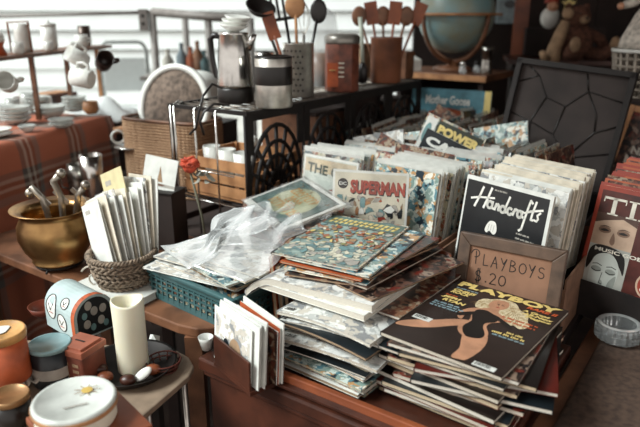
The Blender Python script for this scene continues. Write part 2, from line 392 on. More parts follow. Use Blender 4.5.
def cover_glossy(c, w, h, t):
    z = t+.0002; X = lambda a: -w/2+a*w; Yv = lambda b: -h/2+b*h
    gold = mat('print_gold', '#e2c77b', .35, var=.05); org = mat('print_orange', '#c65a33', .35, var=.05); bl = mat('print_pale_blue', '#8fa9b0', .35, var=.05)
    P = lambda pts: [(X(max(.02, (a-.5)*1.08+.49)), Yv(max(.02, (b-.5)*1.02+.50))) for a, b in pts]
    # woman with long fair hair reclining in a dark swimsuit and a dark wrap
    c.use(mat('print_grey_tone', '#2d221e', .35, var=.1)).rect(-w/2, -h/2, w/2, h/2, z-.0001)
    c.use(blond)
    c.blob(P([(.40, .66), (.36, .72), (.40, .80), (.46, .86), (.54, .885), (.62, .86), (.68, .80), (.76, .76), (.80, .68), (.84, .62), (.80, .56), (.74, .58), (.70, .54), (.64, .60), (.58, .66), (.50, .68)]), z+.0001)
    c.ell(X(.42), Yv(.74), .018, .026, z+.00011, rot=.3)
    c.use(skin)
    c.blob(P([(.455, .735), (.445, .79), (.465, .84), (.52, .86), (.57, .84), (.59, .79), (.575, .735), (.52, .695)]), z+.0003)      # face
    c.blob(P([(.50, .74), (.55, .74), (.57, .68), (.64, .64), (.66, .58), (.60, .52), (.60, .46), (.65, .40), (.67, .33), (.62, .27), (.52, .28), (.45, .33), (.43, .40), (.45, .48), (.42, .56), (.40, .64), (.46, .69)]), z+.00015)   # torso
    c.blob(P([(.50, .36), (.64, .38), (.70, .30), (.72, .18), (.70, .05), (.66, .0), (.60, .02), (.59, .14), (.54, .24)]), z+.00016)  # near leg
    c.blob(P([(.52, .40), (.42, .36), (.30, .25), (.18, .18), (.04, .15), (.02, .20), (.14, .27), (.26, .35), (.36, .43), (.46, .47)]), z+.00017)        # far leg
    c.blob(P([(.42, .66), (.36, .62), (.33, .54), (.36, .47), (.40, .46), (.39, .53), (.44, .60)]), z+.00018)                   # arm
    c.use(black)
    c.blob(P([(.42, .63), (.48, .66), (.55, .64), (.61, .62), (.62, .55), (.57, .50), (.585, .44), (.64, .37), (.64, .31), (.56, .28), (.50, .32), (.46, .39), (.47, .48), (.43, .55)]), z+.00032)  # swimsuit
    c.blob(P([(.33, .52), (.36, .49), (.44, .56), (.55, .60), (.66, .56), (.74, .52), (.75, .55), (.66, .60), (.54, .64), (.42, .60)]), z+.00031)      # wrap
    c.use(mat('print_hair_shade', '#9a7c54', .4))
    for k in range(7): c.stroke(P([(.58+.022*k, .84-.02*k), (.62+.02*k, .76-.02*k), (.60+.028*k, .68-.015*k)]), .0008, z+.0002)
    for k in range(4): c.stroke(P([(.46-.02*k, .84-.02*k), (.42-.03*k, .76-.015*k), (.41-.03*k, .70)]), .0008, z+.0002)
    c.use(black)
    for a in (.50, .54): c.ell(X(a), Yv(.792), .0028, .0013, z+.0004); c.stroke(P([(a-.012, .806), (a+.012, .808)]), .0006, z+.0004)
    c.stroke(P([(.52, .79), (.517, .77), (.525, .768)]), .0005, z+.0004)
    c.use(mat('print_lip', '#a8392c', .35)).ell(X(.52), Yv(.748), .0038, .0015, z+.0004)
    c.use(gold).text('PLAYBOY', X(.04), Yv(.895), w*.92, h*.085, z+.0005, bold=.06)
    q = z+.0005
    for s_, x, y, wd, ht, m in (('CHRIS', .06, .805, .2, .034, gold), ('ROCK', .06, .765, .17, .036, gold), ('JERI', .04, .665, .17, .036, gold), ('RYAN', .08, .622, .2, .036, gold),
            ('RARE II', .71, .855, .24, .034, org), ('A Great', .70, .80, .22, .028, gold), ('All-New', .72, .762, .24, .030, gold), ('Pages', .76, .722, .2, .032, gold)):
        c.use(m).text(s_, X(x), Yv(y), w*wd*1.05, h*ht*1.1, q, bold=.05, shear=.15)
    for x, y, wd, ht, m in ((.06, .855, .22, .016, bl), (.05, .715, .12, .016, org), (.04, .575, .24, .02, bl), (.04, .545, .30, .02, bl), (.04, .515, .26, .02, bl), (.62, .64, .30, .024, org), (.66, .60, .26, .024, org), (.76, .46, .14, .024, gold), (.66, .425, .27, .026, gold), (.68, .395, .26, .018, bl)):
        c.use(m).bars(X(x), Yv(y), w*wd, h*ht, q, int(y*1000))
    barcode(c, X(.05), Yv(.285), w*.16, h*.055, q)
    barcode(c, X(.76), Yv(.015), w*.17, h*.045, q)
nearblack = mat('magazine_black', '#1a1412', .3, var=.15, coat=.15)
nearred = mat('magazine_red', '#5a1f18', .3, var=.15)
# right stack (fan of glossy magazines)
zz = .7602; ordinals = ['bottom', 'second', 'third', 'fourth', 'fifth', 'sixth', 'seventh', 'eighth', 'ninth', 'tenth', 'eleventh', 'twelfth', 'thirteenth', 'fourteenth', 'fifteenth', 'sixteenth', 'seventeenth', 'eighteenth', 'nineteenth', 'twentieth', 'twenty-first', 'twenty-second', 'twenty-third', 'twenty-fourth', 'twenty-fifth', 'twenty-sixth', 'twenty-seventh', 'twenty-eighth', 'twenty-ninth', 'thirtieth']
rs = [(-.3, .0), (3, .004), (-2, -.004), (3, .006), (-4, .0), (6, .010), (-3, .0), (14, .030), (-2, .002), (5, .006), (18, .028), (1, .0), (9, .02), (4, .008), (-1.5, .002)]
for i, (r, du) in enumerate(rs):
    t = (.0072 if i < 9 else .0055)+random.random()*.0018; last = i == len(rs)-1
    lab = 'glossy black magazine topmost of the right stack, cover woman in dark swimsuit' if last else '%s magazine from the bottom of the right glossy stack, near the cardboard sign' % ordinals[i]
    if i == 0: lab = 'bottom magazine of the right glossy stack, near the cardboard sign'
    def dr(c, w, h, t, i=i):
        if i in (13, 12, 10, 7):
            c.use(red if i != 10 else paper).text('PLAYBOY', -w/2+.01, h/2-.034, w-.02, .024, t+.0002, bold=.03)
            c.use(red).bars(w/2-.06, h/2-.06, .05, .012, t+.0002, i)
    flat_mag('magazine', lab, .212, .276, t, [nearblack, artD, nearred, navy][i % 4] if not last else nearblack, [pages_c, pages_w, pages][i % 3],
             F(-.330+du+random.uniform(-.004, .004), .94+random.uniform(-.008, .008), zz), A+math.radians(r-2 if not last else -5), 'magazines in the right stack',
             draw=cover_glossy if last else dr)
    zz += t+.0002
# left stack
zz = .7602; hump = 0
def humped(c): return lambda p: (p.x, p.y, p.z+c*(1-min(1, (p.x/.10)**2)))
rl_ = random.Random(21)
for i in range(22):
    t = rl_.choice([.004, .0045, .0055, .0065, .0085])
    if zz > .858: break
    ws, hs = rl_.choice([(.205, .272), (.20, .265), (.205, .272), (.20, .27)])
    lab = ('bottom' if i == 0 else ordinals[i])+(' magazine' if i == 0 else ' magazine from the bottom')+' of the tall left stack'
    def dr(c, w, h, t, i=i):
        if i % 3 == 0: barcode(c, -w/2+.006, -h/2+.006, .032, .018, t+.0004)
    flat_mag('magazine', lab, ws, hs, t, rl_.choice([artA, artP, artP, artD, paper, artC, navy]), rl_.choice([pages, pages_w, pages, pages_c, pages_t, pages_c]),
             F(-.535+rl_.uniform(-.022, .004), .925+rl_.uniform(-.028, .014), zz), A+math.radians(rl_.uniform(-8, 7)), 'magazines in the left stack', draw=dr, bend=humped(hump), nx=12)
    zz += t+.0004; hump += .0005
zz += hump
ZT = zz; ZB = zz
# bent thick white magazine drooping to the left over the stack
def droop(k, x0, s=-1):
    def f(p):
        d = max(0, s*p.x-x0); return (p.x-s*d*d*.8, p.y, p.z-k*d*d)
    return f
flat_mag('comic_book', 'comic with red and grey artwork lying between the two stacks', .17, .26, .005, artB, pages_w, F(-.517, 1.0, ZT), A+math.radians(-3), cat='comic'); ZT += .0055
flat_mag('magazine', 'lower of two thick white-edged magazines on top of the left stack', .235, .21, .012, paper, pages_w, F(-.597, .925, ZT), A+math.radians(-1), nx=16); ZT += .0125
flat_mag('magazine', 'thick white-edged magazine bent down at its left end near top of left stack', .28, .21, .014, artP, pages_w, F(-.620, .93, ZT), A+math.radians(3), bend=droop(7, .065), nx=16); ZT += .0145
bp = F(-.56, .955, ZT)
flat_mag('comic_book', 'dark comic lying on the bent white-edged magazine', .175, .26, .004, artD, pages_t, F(-.535, .99, ZT), A+math.radians(-14), cat='comic'); ZT += .0045
for i, (du, dv, r, cv, pg, lab) in enumerate(((-.615, .985, 14, artB, pages_t, 'orange-covered comic rotated in the pile below the big colourful comic'),
        (-.575, 1.0, -6, artD, pages, 'dark red comic sticking out right below the big colourful comic'),
        (-.61, .985, 8, artC, pages_w, 'pale comic with white front edge in the pile below the big colourful comic'),
        (-.59, 1.0, -10, artB, pages_t, 'brown comic with tan pages third below the big colourful comic'),
        (-.61, .985, 4, orange, pages_t, 'comic with an orange cover just under the two colourful ones'),
        (-.58, 1.0, -3, artD, pages_t, 'dark comic peeking out right of the colourful pile'),
        )):
    flat_mag('comic_book', lab, .172, .26, .004, cv, pg, F(du, dv, ZT), A+math.radians(r), cat='comic'); ZT += .0044
def scatter(c, x0, y0, x1, y1, z, n, seed, pal, smin=.004, smax=.018):
    """small inked shapes of a comic cover, each with a dark outline"""
    r = random.Random(seed)
    for i in range(n):
        cx, cy = r.uniform(x0, x1), r.uniform(y0, y1); R_ = r.uniform(smin, smax); k = r.choice((4, 5, 6)); st = r.uniform(.25, .8); a0 = r.uniform(0, 6); th = r.uniform(0, 3.1)
        pts = []
        for j in range(k):
            q = a0+2*PI*j/k; rr_ = R_*r.uniform(.55, 1.1); dx, dy = rr_*math.cos(q)*math.cos(th)-rr_*math.sin(q)*st*math.sin(th), rr_*math.cos(q)*math.sin(th)+rr_*math.sin(q)*st*math.cos(th)
            pts.append((min(x1, max(x0, cx+dx)), min(y1, max(y0, cy+dy))))
        zz_ = z+.0000055*i
        c.use(mat('print_line_brown', '#40362f', .4)).poly([(cx+(x-cx)*1.08, cy+(y-cy)*1.08) for x, y in pts], zz_); c.use(r.choice(pal)).poly(pts, zz_+.000003)
def cover_masthead(c, w, h, t):
    z = t+.0002
    c.use(mat('print_band_teal', '#5f7a74', .35, var=.15)).rect(-w/2+.004, h/2-.058, w/2-.004, h/2-.006, z)
    c.use(yellow)
    for k in range(13): x = -w/2+.012+k*(w-.024)/13; c.poly([(x, h/2-.050), (x+.007, h/2-.050), (x+.011, h/2-.020), (x+.003, h/2-.020)], z+.0003); c.rect(x+.002, h/2-.038, x+.010, h/2-.033, z+.0003)
    c.use(black).rect(-w/2+.004, h/2-.062, w/2-.004, h/2-.059, z+.0001)
    c.use(mat('print_sky_teal', '#90a39c', .4, var=.2, scale=40)).rect(-w/2+.004, -h/2+.004, w/2-.004, h/2-.06, z)
    pc1 = mat('print_rust', '#a06142', .4); pc2 = mat('print_sea', '#6c8a8c', .4); pc3 = mat('print_bone', '#cfcbb6', .4); pc4 = mat('print_moss', '#8b8a5e', .4)
    scatter(c, -w/2+.006, -h/2+.006, w/2-.006, -.03, z+.0001, 150, 5, [pc2, pc3, pc3, teal, greyp, pc3, pc2], .005, .018)
    scatter(c, -w/2+.006, -.04, w/2-.006, h/2-.062, z+.0010, 170, 6, [pc1, pc1, pc4, pc3, tanp, pc2, yellow, greyp], .004, .014)
flat_mag('comic_book', 'pale blue comic fanned out right under the big colourful comic', .175, .262, .004, artC, pages_w, F(-.598, .99, ZT), A+math.radians(4), cat='comic'); ZT += .0044
flat_mag('comic_book', 'big colourful comic with yellow lettering topmost of the left pile', .18, .265, .004, artA, pages_w, F(-.634, .990, ZT), A+math.radians(7), draw=cover_masthead, cat='comic')
# spill of comics between the stacks

# ---------------------------------------------------------------- tray rim under left stack
rm = thing('wooden_tray', 'orange-brown wooden tray edge in front of the left magazine stack', 'tray', F(-.42, .735, .7602), A)
MB().use(wood_o).box((0, 0, .010), (.40, .012, .02)).build('rim', rm, bevel=.002)
MB().use(wood_r).box((0, -.012, .003), (.41, .012, .006)).build('base', rm, bevel=.001)

# ---------------------------------------------------------------- upright rows
def upright(name, w, h, t, cover, back, edge, sleeve=False, draw=None):
    """standing comic as one mesh: origin at bottom centre, front toward -y"""
    b = MB(); b.X = Matrix.Rotation(PI/2, 4, 'X')
    b.use(cover).slab(-w/2, 0, w/2, h, t/2-.0006, t/2)
    b.use(back).slab(-w/2, 0, w/2, h, -t/2, -t/2+.0006)
    b.use(edge).slab(-w/2+.001, .001, w/2-.001, h-.001, -t/2+.0006, t/2-.0006)
    if sleeve: b.use(mat('cloudy_sleeve', '#d5d6d0', .2, var=.05, alpha=.45)).slab(-w/2-.004, 0, w/2+.004, h+.012, -t/2-.001, -t/2-.0005)
    if draw: draw(b, w, h, t/2)
    o = b.build(name); C.objects.unlink(o); return o
def put(proto, p, lean, tw, label, cat, group=None, roll=0):
    o = proto.copy(); C.objects.link(o); o.location = p; o.rotation_euler = (-math.radians(lean), math.radians(roll), A+math.radians(tw))
    return tag(o, label, cat, group)
edges = [pages_t, brownp, tanp, cream, brownp, tanp, greyp]
cprotos = [upright('comic_book', .172, .26, .005, [artA, artB, artC, artD][i % 4], [paper, tanp, cream, greyp][(i*3) % 4], edges[i % 7], i % 3 == 0) for i in range(10)]
wprotos = [upright('comic_book', .175, .262, .005, [artP, artA, artC][i % 3], [cream, paper, greyp][i % 3], pages_c if i % 2 else pages_w, i % 2 == 0) for i in range(5)]
mprotos = [upright('magazine', .212, .274, .006, [paper, cream, artP, cream][i % 4], [paper, cream, paper][i % 3], [pages_w, cream, cream, pages_c][i % 4]) for i in range(6)]
# low cardboard trays for the rows
card = mat('brown_cardboard', '#7b5a45', .9, var=.12, scale=40)
def tray(u0, v0, u1, v1, hh, m, label, name='cardboard_tray', front=None):
    T = thing(name, label, 'box', F((u0+u1)/2, (v0+v1)/2, .7605), A); W = u1-u0; D = v1-v0
    MB().use(m).box((0, 0, .0015), (W, D, .003)).build('base', T)
    for x, y, a, b_, hq in ((-W/2+.002, 0, .004, D-.008, hh), (W/2-.002, 0, .004, D-.008, hh), (0, -D/2+.002, W, .004, front or hh), (0, D/2-.002, W, .004, hh)):
        MB().use(m).box((x, y, .003+hq/2), (a, b_, hq)).build('side', T)
tray(-.97, 1.20, -.745, 1.70, .10, card, 'low cardboard tray under the comic row next to the iron shelf', front=.04)
tray(-.74, 1.19, -.525, 1.70, .12, card, 'low cardboard tray under the middle comic row', front=.02)
tray(-.51, 1.165, -.24, 1.53, .12, card, 'low cardboard tray under the black-fronted magazine row', front=.1)
def row(uc, v0, v1, step, protos, z, label, group, lean=(8, 20), ju=.012, jt=5, hz=.006, roll=1.5, cat='comic', tw0=0):
    v = v0; k = 0
    while v < v1:
        put(random.choice(protos), F(uc+random.uniform(-ju, ju), v, z+random.uniform(0, hz)), random.uniform(*lean), tw0+random.uniform(-jt, jt), label, cat, group, random.uniform(-roll, roll))
        v += step*random.uniform(.8, 1.3); k += 1
Z0 = .7642
row(-.860, 1.245, 1.30, .0105, wprotos, Z0+.004, 'white-backed bagged comic near the front of the row beside the iron shelf', 'white-edged comics by the iron shelf', lean=(9, 11), jt=2)
row(-.855, 1.36, 1.60, .017, cprotos, Z0, 'upright comic in the middle of the row beside the black iron shelf', 'comics beside the iron shelf', lean=(12, 26), ju=.015)
def row_side(v, u0, u1, step, z, label, group, lean=(14, 34), tw=88):
    u = u0
    while u < u1:
        put(random.choice(cprotos), F(u, v+random.uniform(-.02, .02), z+random.uniform(0, .006)), random.uniform(*lean), tw+random.uniform(-7, 7), label, 'comic', group, random.uniform(-4, 4)); u += step*random.uniform(.8, 1.3)

for vv, la, gr in ((1.82, 'brown-edged comic in the sideways row behind the yellow-titled comic', 'sideways comics behind the yellow-titled comic'), (2.05, 'brown-edged comic in the second sideways row toward the globe', 'second row of sideways comics'), (2.27, 'brown-edged comic in the farthest sideways row under the globe cabinet', 'farthest row of sideways comics')):
    row_side(vv, -1.0, -.66, .0165, Z0-.002, la, gr)
row(-.645, 1.225, 1.34, .0105, wprotos, Z0, 'white-edged bagged comic packed behind the red-titled bagged comic', 'white-edged comics in the middle row', lean=(9, 12), jt=2, ju=.004, tw0=-8)
row(-.632, 1.36, 1.60, .017, cprotos, Z0, 'upright comic in the middle row in front of the green-titled comics', 'comics in the middle row', lean=(14, 26))
row(-.385, 1.222, 1.452, .0112, mprotos, Z0, 'pale upright magazine packed behind the black craft magazine', 'pale magazines behind the black craft magazine', lean=(8, 10), ju=.005, jt=2, cat='magazine', roll=.6, tw0=-18)
for u_ in [-.575+.0185*i for i in range(17)]: put(random.choice(cprotos), F(u_-.07, 1.73+random.uniform(-.02, .02), .7652), random.uniform(10, 30), 84+random.uniform(-8, 8), 'brown-edged comic standing in the open dark case', 'comic', 'comics in the dark case', random.uniform(-4, 4))
# craft magazine
def cover_craft(c, w, h, t):
    z = t+.0002; X = lambda a: -w/2+a*w; Yv = lambda b: b*h
    c.use(mat('print_charcoal', '#1f2022', .35, var=.1)).rect(X(.02), Yv(.02), X(.965), Yv(.97), z)
    wh = mat('print_white', '#e4e2da', .4, var=.03)
    # brush script word
    c.use(wh)
    def S(pts, wd=.0054): c.stroke([(X(a*.92+.04), Yv(.95-(.95-b)*.76)) for a, b in pts], wd, z+.0002)
    def arc(cx, cy, rx, ry, a0, a1, n=10): return [(cx+rx*math.cos(math.radians(a0+(a1-a0)*i/n)), cy+ry*math.sin(math.radians(a0+(a1-a0)*i/n))) for i in range(n+1)]
    S([(.20, .93), (.17, .84), (.12, .72)], .0055); S([(.31, .94), (.28, .84), (.24, .73)], .0055); S([(.06, .79), (.16, .82), (.30, .84), (.36, .85)], .0042)
    S(arc(.315, .775, .032, .035, 20, 340)); S([(.35, .81), (.345, .75), (.37, .745)])
    S([(.40, .80), (.385, .74)]); S([(.39, .77), (.42, .80), (.435, .785), (.43, .745), (.45, .75)])
    S(arc(.485, .765, .03, .032, 20, 340)); S([(.55, .90), (.52, .80), (.515, .745), (.53, .745)], .0048)
    S(arc(.575, .765, .028, .032, 50, 330)); S([(.635, .80), (.615, .74)]); S([(.62, .77), (.645, .80), (.665, .795)]); S(arc(.695, .765, .026, .032, 20, 340)); S([(.725, .80), (.72, .75), (.74, .745)])
    S([(.825, .90), (.80, .92), (.785, .86), (.765, .74), (.745, .63), (.72, .61)], .0048); S([(.745, .79), (.82, .82)], .004)
    S([(.865, .92), (.84, .80), (.835, .745), (.855, .745)], .0048); S([(.81, .82), (.95, .86)], .0042)
    S([(.93, .83), (.90, .80), (.915, .77), (.90, .745), (.87, .75)], .0042)
    c.use(greyp).bars(X(.36), Yv(.93), w*.15, h*.014, z+.0002, 4)
    c.use(wh).blob([(X(a), Yv(b)) for a, b in ((.32, .62), (.35, .68), (.39, .70), (.44, .69), (.46, .63), (.43, .60), (.38, .62), (.35, .60))], z+.0002)
    c.use(greyp)
    for k in range(3): c.stroke([(X(.36+.03*k), Yv(.62)), (X(.365+.03*k), Yv(.67))], .001, z+.0004)
    for q, tx, wd in ((.66, 'PROJECTS', .2), (.625, 'FROM THE SHOP', .26), (.59, 'SPRING ISSUE', .22), (.555, 'CRAFT IDEAS', .24)):
        c.bars(X(.68), Yv(q), w*wd*.8, h*.014, z+.0002, int(q*100))
hc = upright('magazine', .215, .276, .006, paper, paper, pages_w, draw=cover_craft)
put(hc, F(-.400, 1.192, Z0), 8, -19, 'black-covered craft magazine with white brush-script title, front of its row', 'magazine')
# bagged comic with red title
def sleeve_part(o, w, h, t):
    b = MB().use(plastic); b.X = Matrix.Rotation(PI/2, 4, 'X'); b.slab(-w/2-.006, -.001, w/2+.006, h+.018, t/2+.0015, t/2+.002)
    return b.build('plastic_sleeve', o)
def cover_redtitle(c, w, h, t):
    z = t+.0002; X = lambda a: -w/2+a*w; Yv = lambda b: b*h
    c.use(mat('print_offwhite', '#cfc9b6', .4, var=.08)).rect(X(.03), Yv(.02), X(.97), Yv(.98), z)
    c.use(mat('print_title_red', '#a33f2c', .4)).text('SUPERMAN', X(.24), Yv(.80), w*.72, h*.12, z+.0003, bold=.05)
    c.use(black).text('SUPERMAN', X(.25), Yv(.79), w*.72, h*.12, z+.0002, bold=.07)
    c.ell(X(.14), Yv(.88), .012, .012, z+.0002); c.use(paper).text('DC', X(.09), Yv(.865), w*.1, h*.03, z+.0003, bold=.02)
    scatter(c, X(.06), Yv(.04), X(.94), Yv(.78), z+.00015, 170, 11, [red, orange, tanp, wood_l, paper, cream, navy, teal, greyp], .005, .016)
    for cx, cy, rx, ry, m, r in () and ((.5, .55, .03, .05, red, .4), (.7, .62, .022, .018, teal, 0), (.72, .42, .03, .04, wood_l, .3), (.3, .5, .02, .04, orange, .8), (.4, .35, .035, .03, artA, 0), (.85, .5, .015, .05, navy, .2), (.2, .35, .02, .05, artC, 0), (.6, .25, .05, .05, artB, 0)):
        c.use(m).ell(X(cx), Yv(cy), rx, ry, z+.00015+.00004*(cx*10 % 3), rot=r)
    for k in range(0): c.stroke([(X(.2+.1*k), Yv(.3)), (X(.24+.1*k), Yv(.45)), (X(.2+.1*k), Yv(.6)), (X(.27+.09*k), Yv(.72))], .001, z+.0006)
sp = upright('comic_book', .175, .262, .006, paper, paper, pages_w, draw=cover_redtitle)
o = put(sp, G(378, 262, .80)*1.0, 6, 20, 'bagged white comic with red curved title standing behind the colourful pile', 'comic')
o.location = F(-.682, 1.160, .770); o.rotation_euler = (-math.radians(7), 0, math.radians(-16)); sleeve_part(o, .175, .262, .006)
def cover_cat(c, w, h, t):
    z = t+.0002; X = lambda a: -w/2+a*w; Yv = lambda b: b*h
    c.use(mat('print_pale_sky', '#c3cac2', .4, var=.08)).rect(X(.03), Yv(.02), X(.97), Yv(.98), z)
    c.use(mat('print_sand', '#c7b89c', .4)).rect(X(.03), Yv(.84), X(.97), Yv(.97), z+.0001)
    c.use(mat('print_dkteal', '#42544f', .4)).text('THE CAT', X(.08), Yv(.83), w*.86, h*.10, z+.0003, bold=.03, rot=-.04)
    scatter(c, X(.15), Yv(.04), X(.85), Yv(.72), z+.00015, 60, 3, [orange, red, navy, teal, paper, tanp, cream], .005, .015)
    for cx, cy, rx, ry, m, r in () and ((.35, .5, .03, .03, navy, .4), (.6, .55, .012, .045, orange, .7), (.72, .6, .01, .05, red, .6), (.4, .3, .05, .03, red, 0), (.65, .3, .03, .05, orange, .3), (.3, .65, .02, .02, black, 0), (.45, .58, .018, .03, teal, 0)):
        c.use(m).ell(X(cx), Yv(cy), rx, ry, z+.00015+.00004*(cx*10 % 3), rot=r)
cp = upright('comic_book', .175, .262, .005, paper, paper, pages_w, draw=cover_cat)
o = put(cp, F(-.853, 1.222, .768), 9, -6, 'bagged pale comic with dark title at the front by the iron shelf', 'comic'); sleeve_part(o, .175, .262, .005)
def cover_power(title2, c1, c2):
    def f(c, w, h, t):
        z = t+.0002; X = lambda a: -w/2+a*w; Yv = lambda b: b*h
        c.use(mat('print_'+c1, '#30362c' if c1 == 'olive' else '#2b2526', .4)).rect(X(.22), Yv(.6), X(.98), Yv(.98), z)
        c.use(paper).rect(X(.02), Yv(.6), X(.2), Yv(.98), z)
        c.use(yellow).text('POWER', X(.25), Yv(.84), w*.70, h*.10, z+.0003, bold=.06)
        c.use(wood_l).text('AND', X(.42), Yv(.775), w*.3, h*.05, z+.0003, bold=.06)
        c.use(paper).text(title2, X(.2), Yv(.66), w*.72, h*.10, z+.0003, bold=.06)
        c.use(teal).ell(X(.1), Yv(.8), .01, .03, z+.0002)
    return f
pp = upright('comic_book', .178, .262, .005, artA, paper, pages_t, draw=cover_power('FIST', 'olive', ''))
pw = Yp(449, 150, 1.74); pu = pw.x*math.cos(-A)-pw.y*math.sin(-A)
put(pp, F(-.755, 1.57, .832), 9, 6, 'comic with large yellow-green title sticking up out of the middle row', 'comic', roll=20)
def cover_cape(c, w, h, t):
    c.use(paper).text('CAPIT', -w/2+.01, h*.84, w*.85, h*.10, t+.0002, bold=.06)
p2 = upright('comic_book', .175, .262, .005, navy, paper, pages_t, draw=cover_cape)
put(p2, F(-.745, 1.535, .796), 9, 6, 'dark comic with white block title just in front of the yellow-titled one', 'comic', roll=21)
for (u, v, z, ln, tw, rl, m, lab) in ((-.85, 1.42, .795, 16, 0, 22, artB, 'tilted comic with an orange flash rising above the shelf-side row'), (-.70, 1.395, .785, 12, -4, 3, artB, 'red and black comic standing crooked behind the white-edged comics'),
        (-.80, 1.60, .790, 22, 4, -12, artC, 'pale blue comic tilted to the left in the shelf-side row'), (-.59, 1.83, .80, 18, 0, -14, artC, 'pale comic sticking up behind the yellow-titled comic'), (-.84, 1.52, .79, 14, 0, -14, artP, 'pale comic sticking up behind the orange-flash comic')):
    pr_ = upright('comic_book', .172, .26, .005, m, paper, pages_w); put(pr_, F(u, v, z), ln, tw, lab, 'comic', roll=rl)

# ---------------------------------------------------------------- news magazines with red border
cloud = mat('print_cloud_white', '#d8d2c4', .4)
def cover_news(c, w, h, t):
    z = t+.0002; X = lambda a: -w/2+a*w; Yv = lambda b: b*h
    rd = mat('print_news_red', '#8f3626', .35, var=.08)
    c.use(rd).rect(X(0), 0, X(1), h, z)
    c.use(mat('print_dark_rust', '#4d2019', .35, var=.3, scale=26)).rect(X(.04), Yv(.03), X(.96), Yv(.97), z+.0001)
    c.use(mat('print_photo_grey', '#a8a8a0', .4, var=.1, scale=18)).rect(X(.04), Yv(.03), X(.44), Yv(.80), z+.0002)
    # upper photo: brows, eyes and nose of a face
    c.use(mat('print_photo_tan', '#b59a84', .4, var=.1)).rect(X(.04), Yv(.56), X(.44), Yv(.80), z+.0003)
    c.use(mat('print_hair_brown', '#4b3228', .4)).poly([(X(.04), Yv(.80)), (X(.44), Yv(.80)), (X(.44), Yv(.74)), (X(.30), Yv(.78)), (X(.12), Yv(.745)), (X(.04), Yv(.72))], z+.0004)
    for cx in (.15, .33):
        c.use(mat('print_hair_brown', '#4b3228', .4)).blob([(X(cx-.06), Yv(.695)), (X(cx), Yv(.712)), (X(cx+.06), Yv(.70)), (X(cx), Yv(.704))], z+.0004)
        c.use(mat('print_eye_shade', '#7d604e', .4)).ell(X(cx), Yv(.678), .013, .007, z+.00035); c.use(black).blob([(X(cx-.045), Yv(.673)), (X(cx), Yv(.687)), (X(cx+.045), Yv(.675)), (X(cx), Yv(.667))], z+.0004)
    c.use(mat('print_eye_shade', '#7d604e', .4)).blob([(X(.235), Yv(.66)), (X(.22), Yv(.60)), (X(.25), Yv(.575)), (X(.27), Yv(.60)), (X(.25), Yv(.66))], z+.0004)
    # lower photo: pale face, eyes closed, dark hair
    c.use(black).blob([(X(a), Yv(b)) for a, b in ((.05, .50), (.12, .56), (.30, .555), (.40, .50), (.42, .38), (.38, .42), (.28, .50), (.14, .48), (.06, .36))], z+.0005)
    c.use(mat('print_face_pale', '#b9beb7', .4, var=.05)).blob([(X(a), Yv(b)) for a, b in ((.10, .42), (.15, .49), (.27, .51), (.36, .44), (.37, .33), (.32, .20), (.24, .13), (.15, .17), (.10, .28))], z+.0006)
    c.use(black)
    for cx in (.16, .30):
        c.stroke([(X(cx-.045), Yv(.372)), (X(cx), Yv(.362)), (X(cx+.045), Yv(.372))], .0018, z+.0008); c.stroke([(X(cx-.045), Yv(.41)), (X(cx), Yv(.42)), (X(cx+.045), Yv(.41))], .0016, z+.0008)
    c.stroke([(X(.225), Yv(.36)), (X(.215), Yv(.28)), (X(.245), Yv(.275))], .0012, z+.0008)
    c.use(mat('print_face_shade', '#8f948d', .4)); c.blob([(X(a), Yv(b)) for a, b in ((.30, .30), (.36, .36), (.355, .26), (.30, .18), (.25, .15), (.29, .22))], z+.00065); c.blob([(X(a), Yv(b)) for a, b in ((.215, .30), (.24, .30), (.25, .27), (.21, .265))], z+.00066)
    for cx in (.16, .30): c.ell(X(cx), Yv(.378), .011, .006, z+.00067)
    c.use(mat('print_lip_grey', '#6b5550', .4)).ell(X(.235), Yv(.225), .010, .004, z+.0008)
    # round portrait medallion at right
    c.use(mat('print_photo_tan', '#b59a84', .4)).ell(X(.66), Yv(.36), .024, .026, z+.0003)
    c.use(rd).ell(X(.66), Yv(.36), .020, .022, z+.0004); c.use(skin).ell(X(.66), Yv(.37), .010, .012, z+.0005); c.use(cloud).ell(X(.66), Yv(.325), .014, .007, z+.0005)
    c.use(mat('print_hair_brown', '#4b3228', .4)).ell(X(.66), Yv(.405), .011, .006, z+.0006)
    c.use(rd).ell(X(.72), Yv(.68), .03, .045, z+.0003, rot=.5); c.ell(X(.62), Yv(.18), .05, .025, z+.0003)
    # serif masthead T I M E
    c.use(cloud)
    def B(x0, y0, x1, y1): c.rect(X(x0), Yv(y0), X(x1), Yv(y1), z+.0009)
    b0, b1 = .795, .925
    B(.075, b1-.018, .295, b1); B(.165, b0, .205, b1); B(.135, b0, .235, b0+.01); B(.075, b1-.04, .085, b1); B(.285, b1-.04, .295, b1)
    B(.345, b0, .385, b1); B(.315, b0, .415, b0+.01); B(.315, b1-.01, .415, b1)
    B(.45, b0, .468, b1); B(.63, b0, .67, b1); B(.43, b0, .49, b0+.01); B(.61, b0, .69, b0+.01); B(.43, b1-.01, .48, b1); B(.63, b1-.01, .69, b1)
    c.poly([(X(.455), Yv(b1)), (X(.50), Yv(b1)), (X(.57), Yv(b0)), (X(.545), Yv(b0))], z+.0009); c.poly([(X(.545), Yv(b0)), (X(.57), Yv(b0)), (X(.65), Yv(b1)), (X(.625), Yv(b1))], z+.0009)
    B(.74, b0, .78, b1); B(.71, b0, .92, b0+.018); B(.71, b1-.018, .92, b1); B(.74, (b0+b1)/2-.006, .86, (b0+b1)/2+.006); B(.91, b1-.04, .92, b1); B(.91, b0, .92, b0+.04)
    c.text('MUSIC GOES GLOBAL', X(.10), Yv(.515), w*.84, h*.028, z+.001, bold=.03)
    c.use(yellow).text('SPECIAL ISSUE', X(.42), Yv(.945), w*.4, h*.014, z+.001)
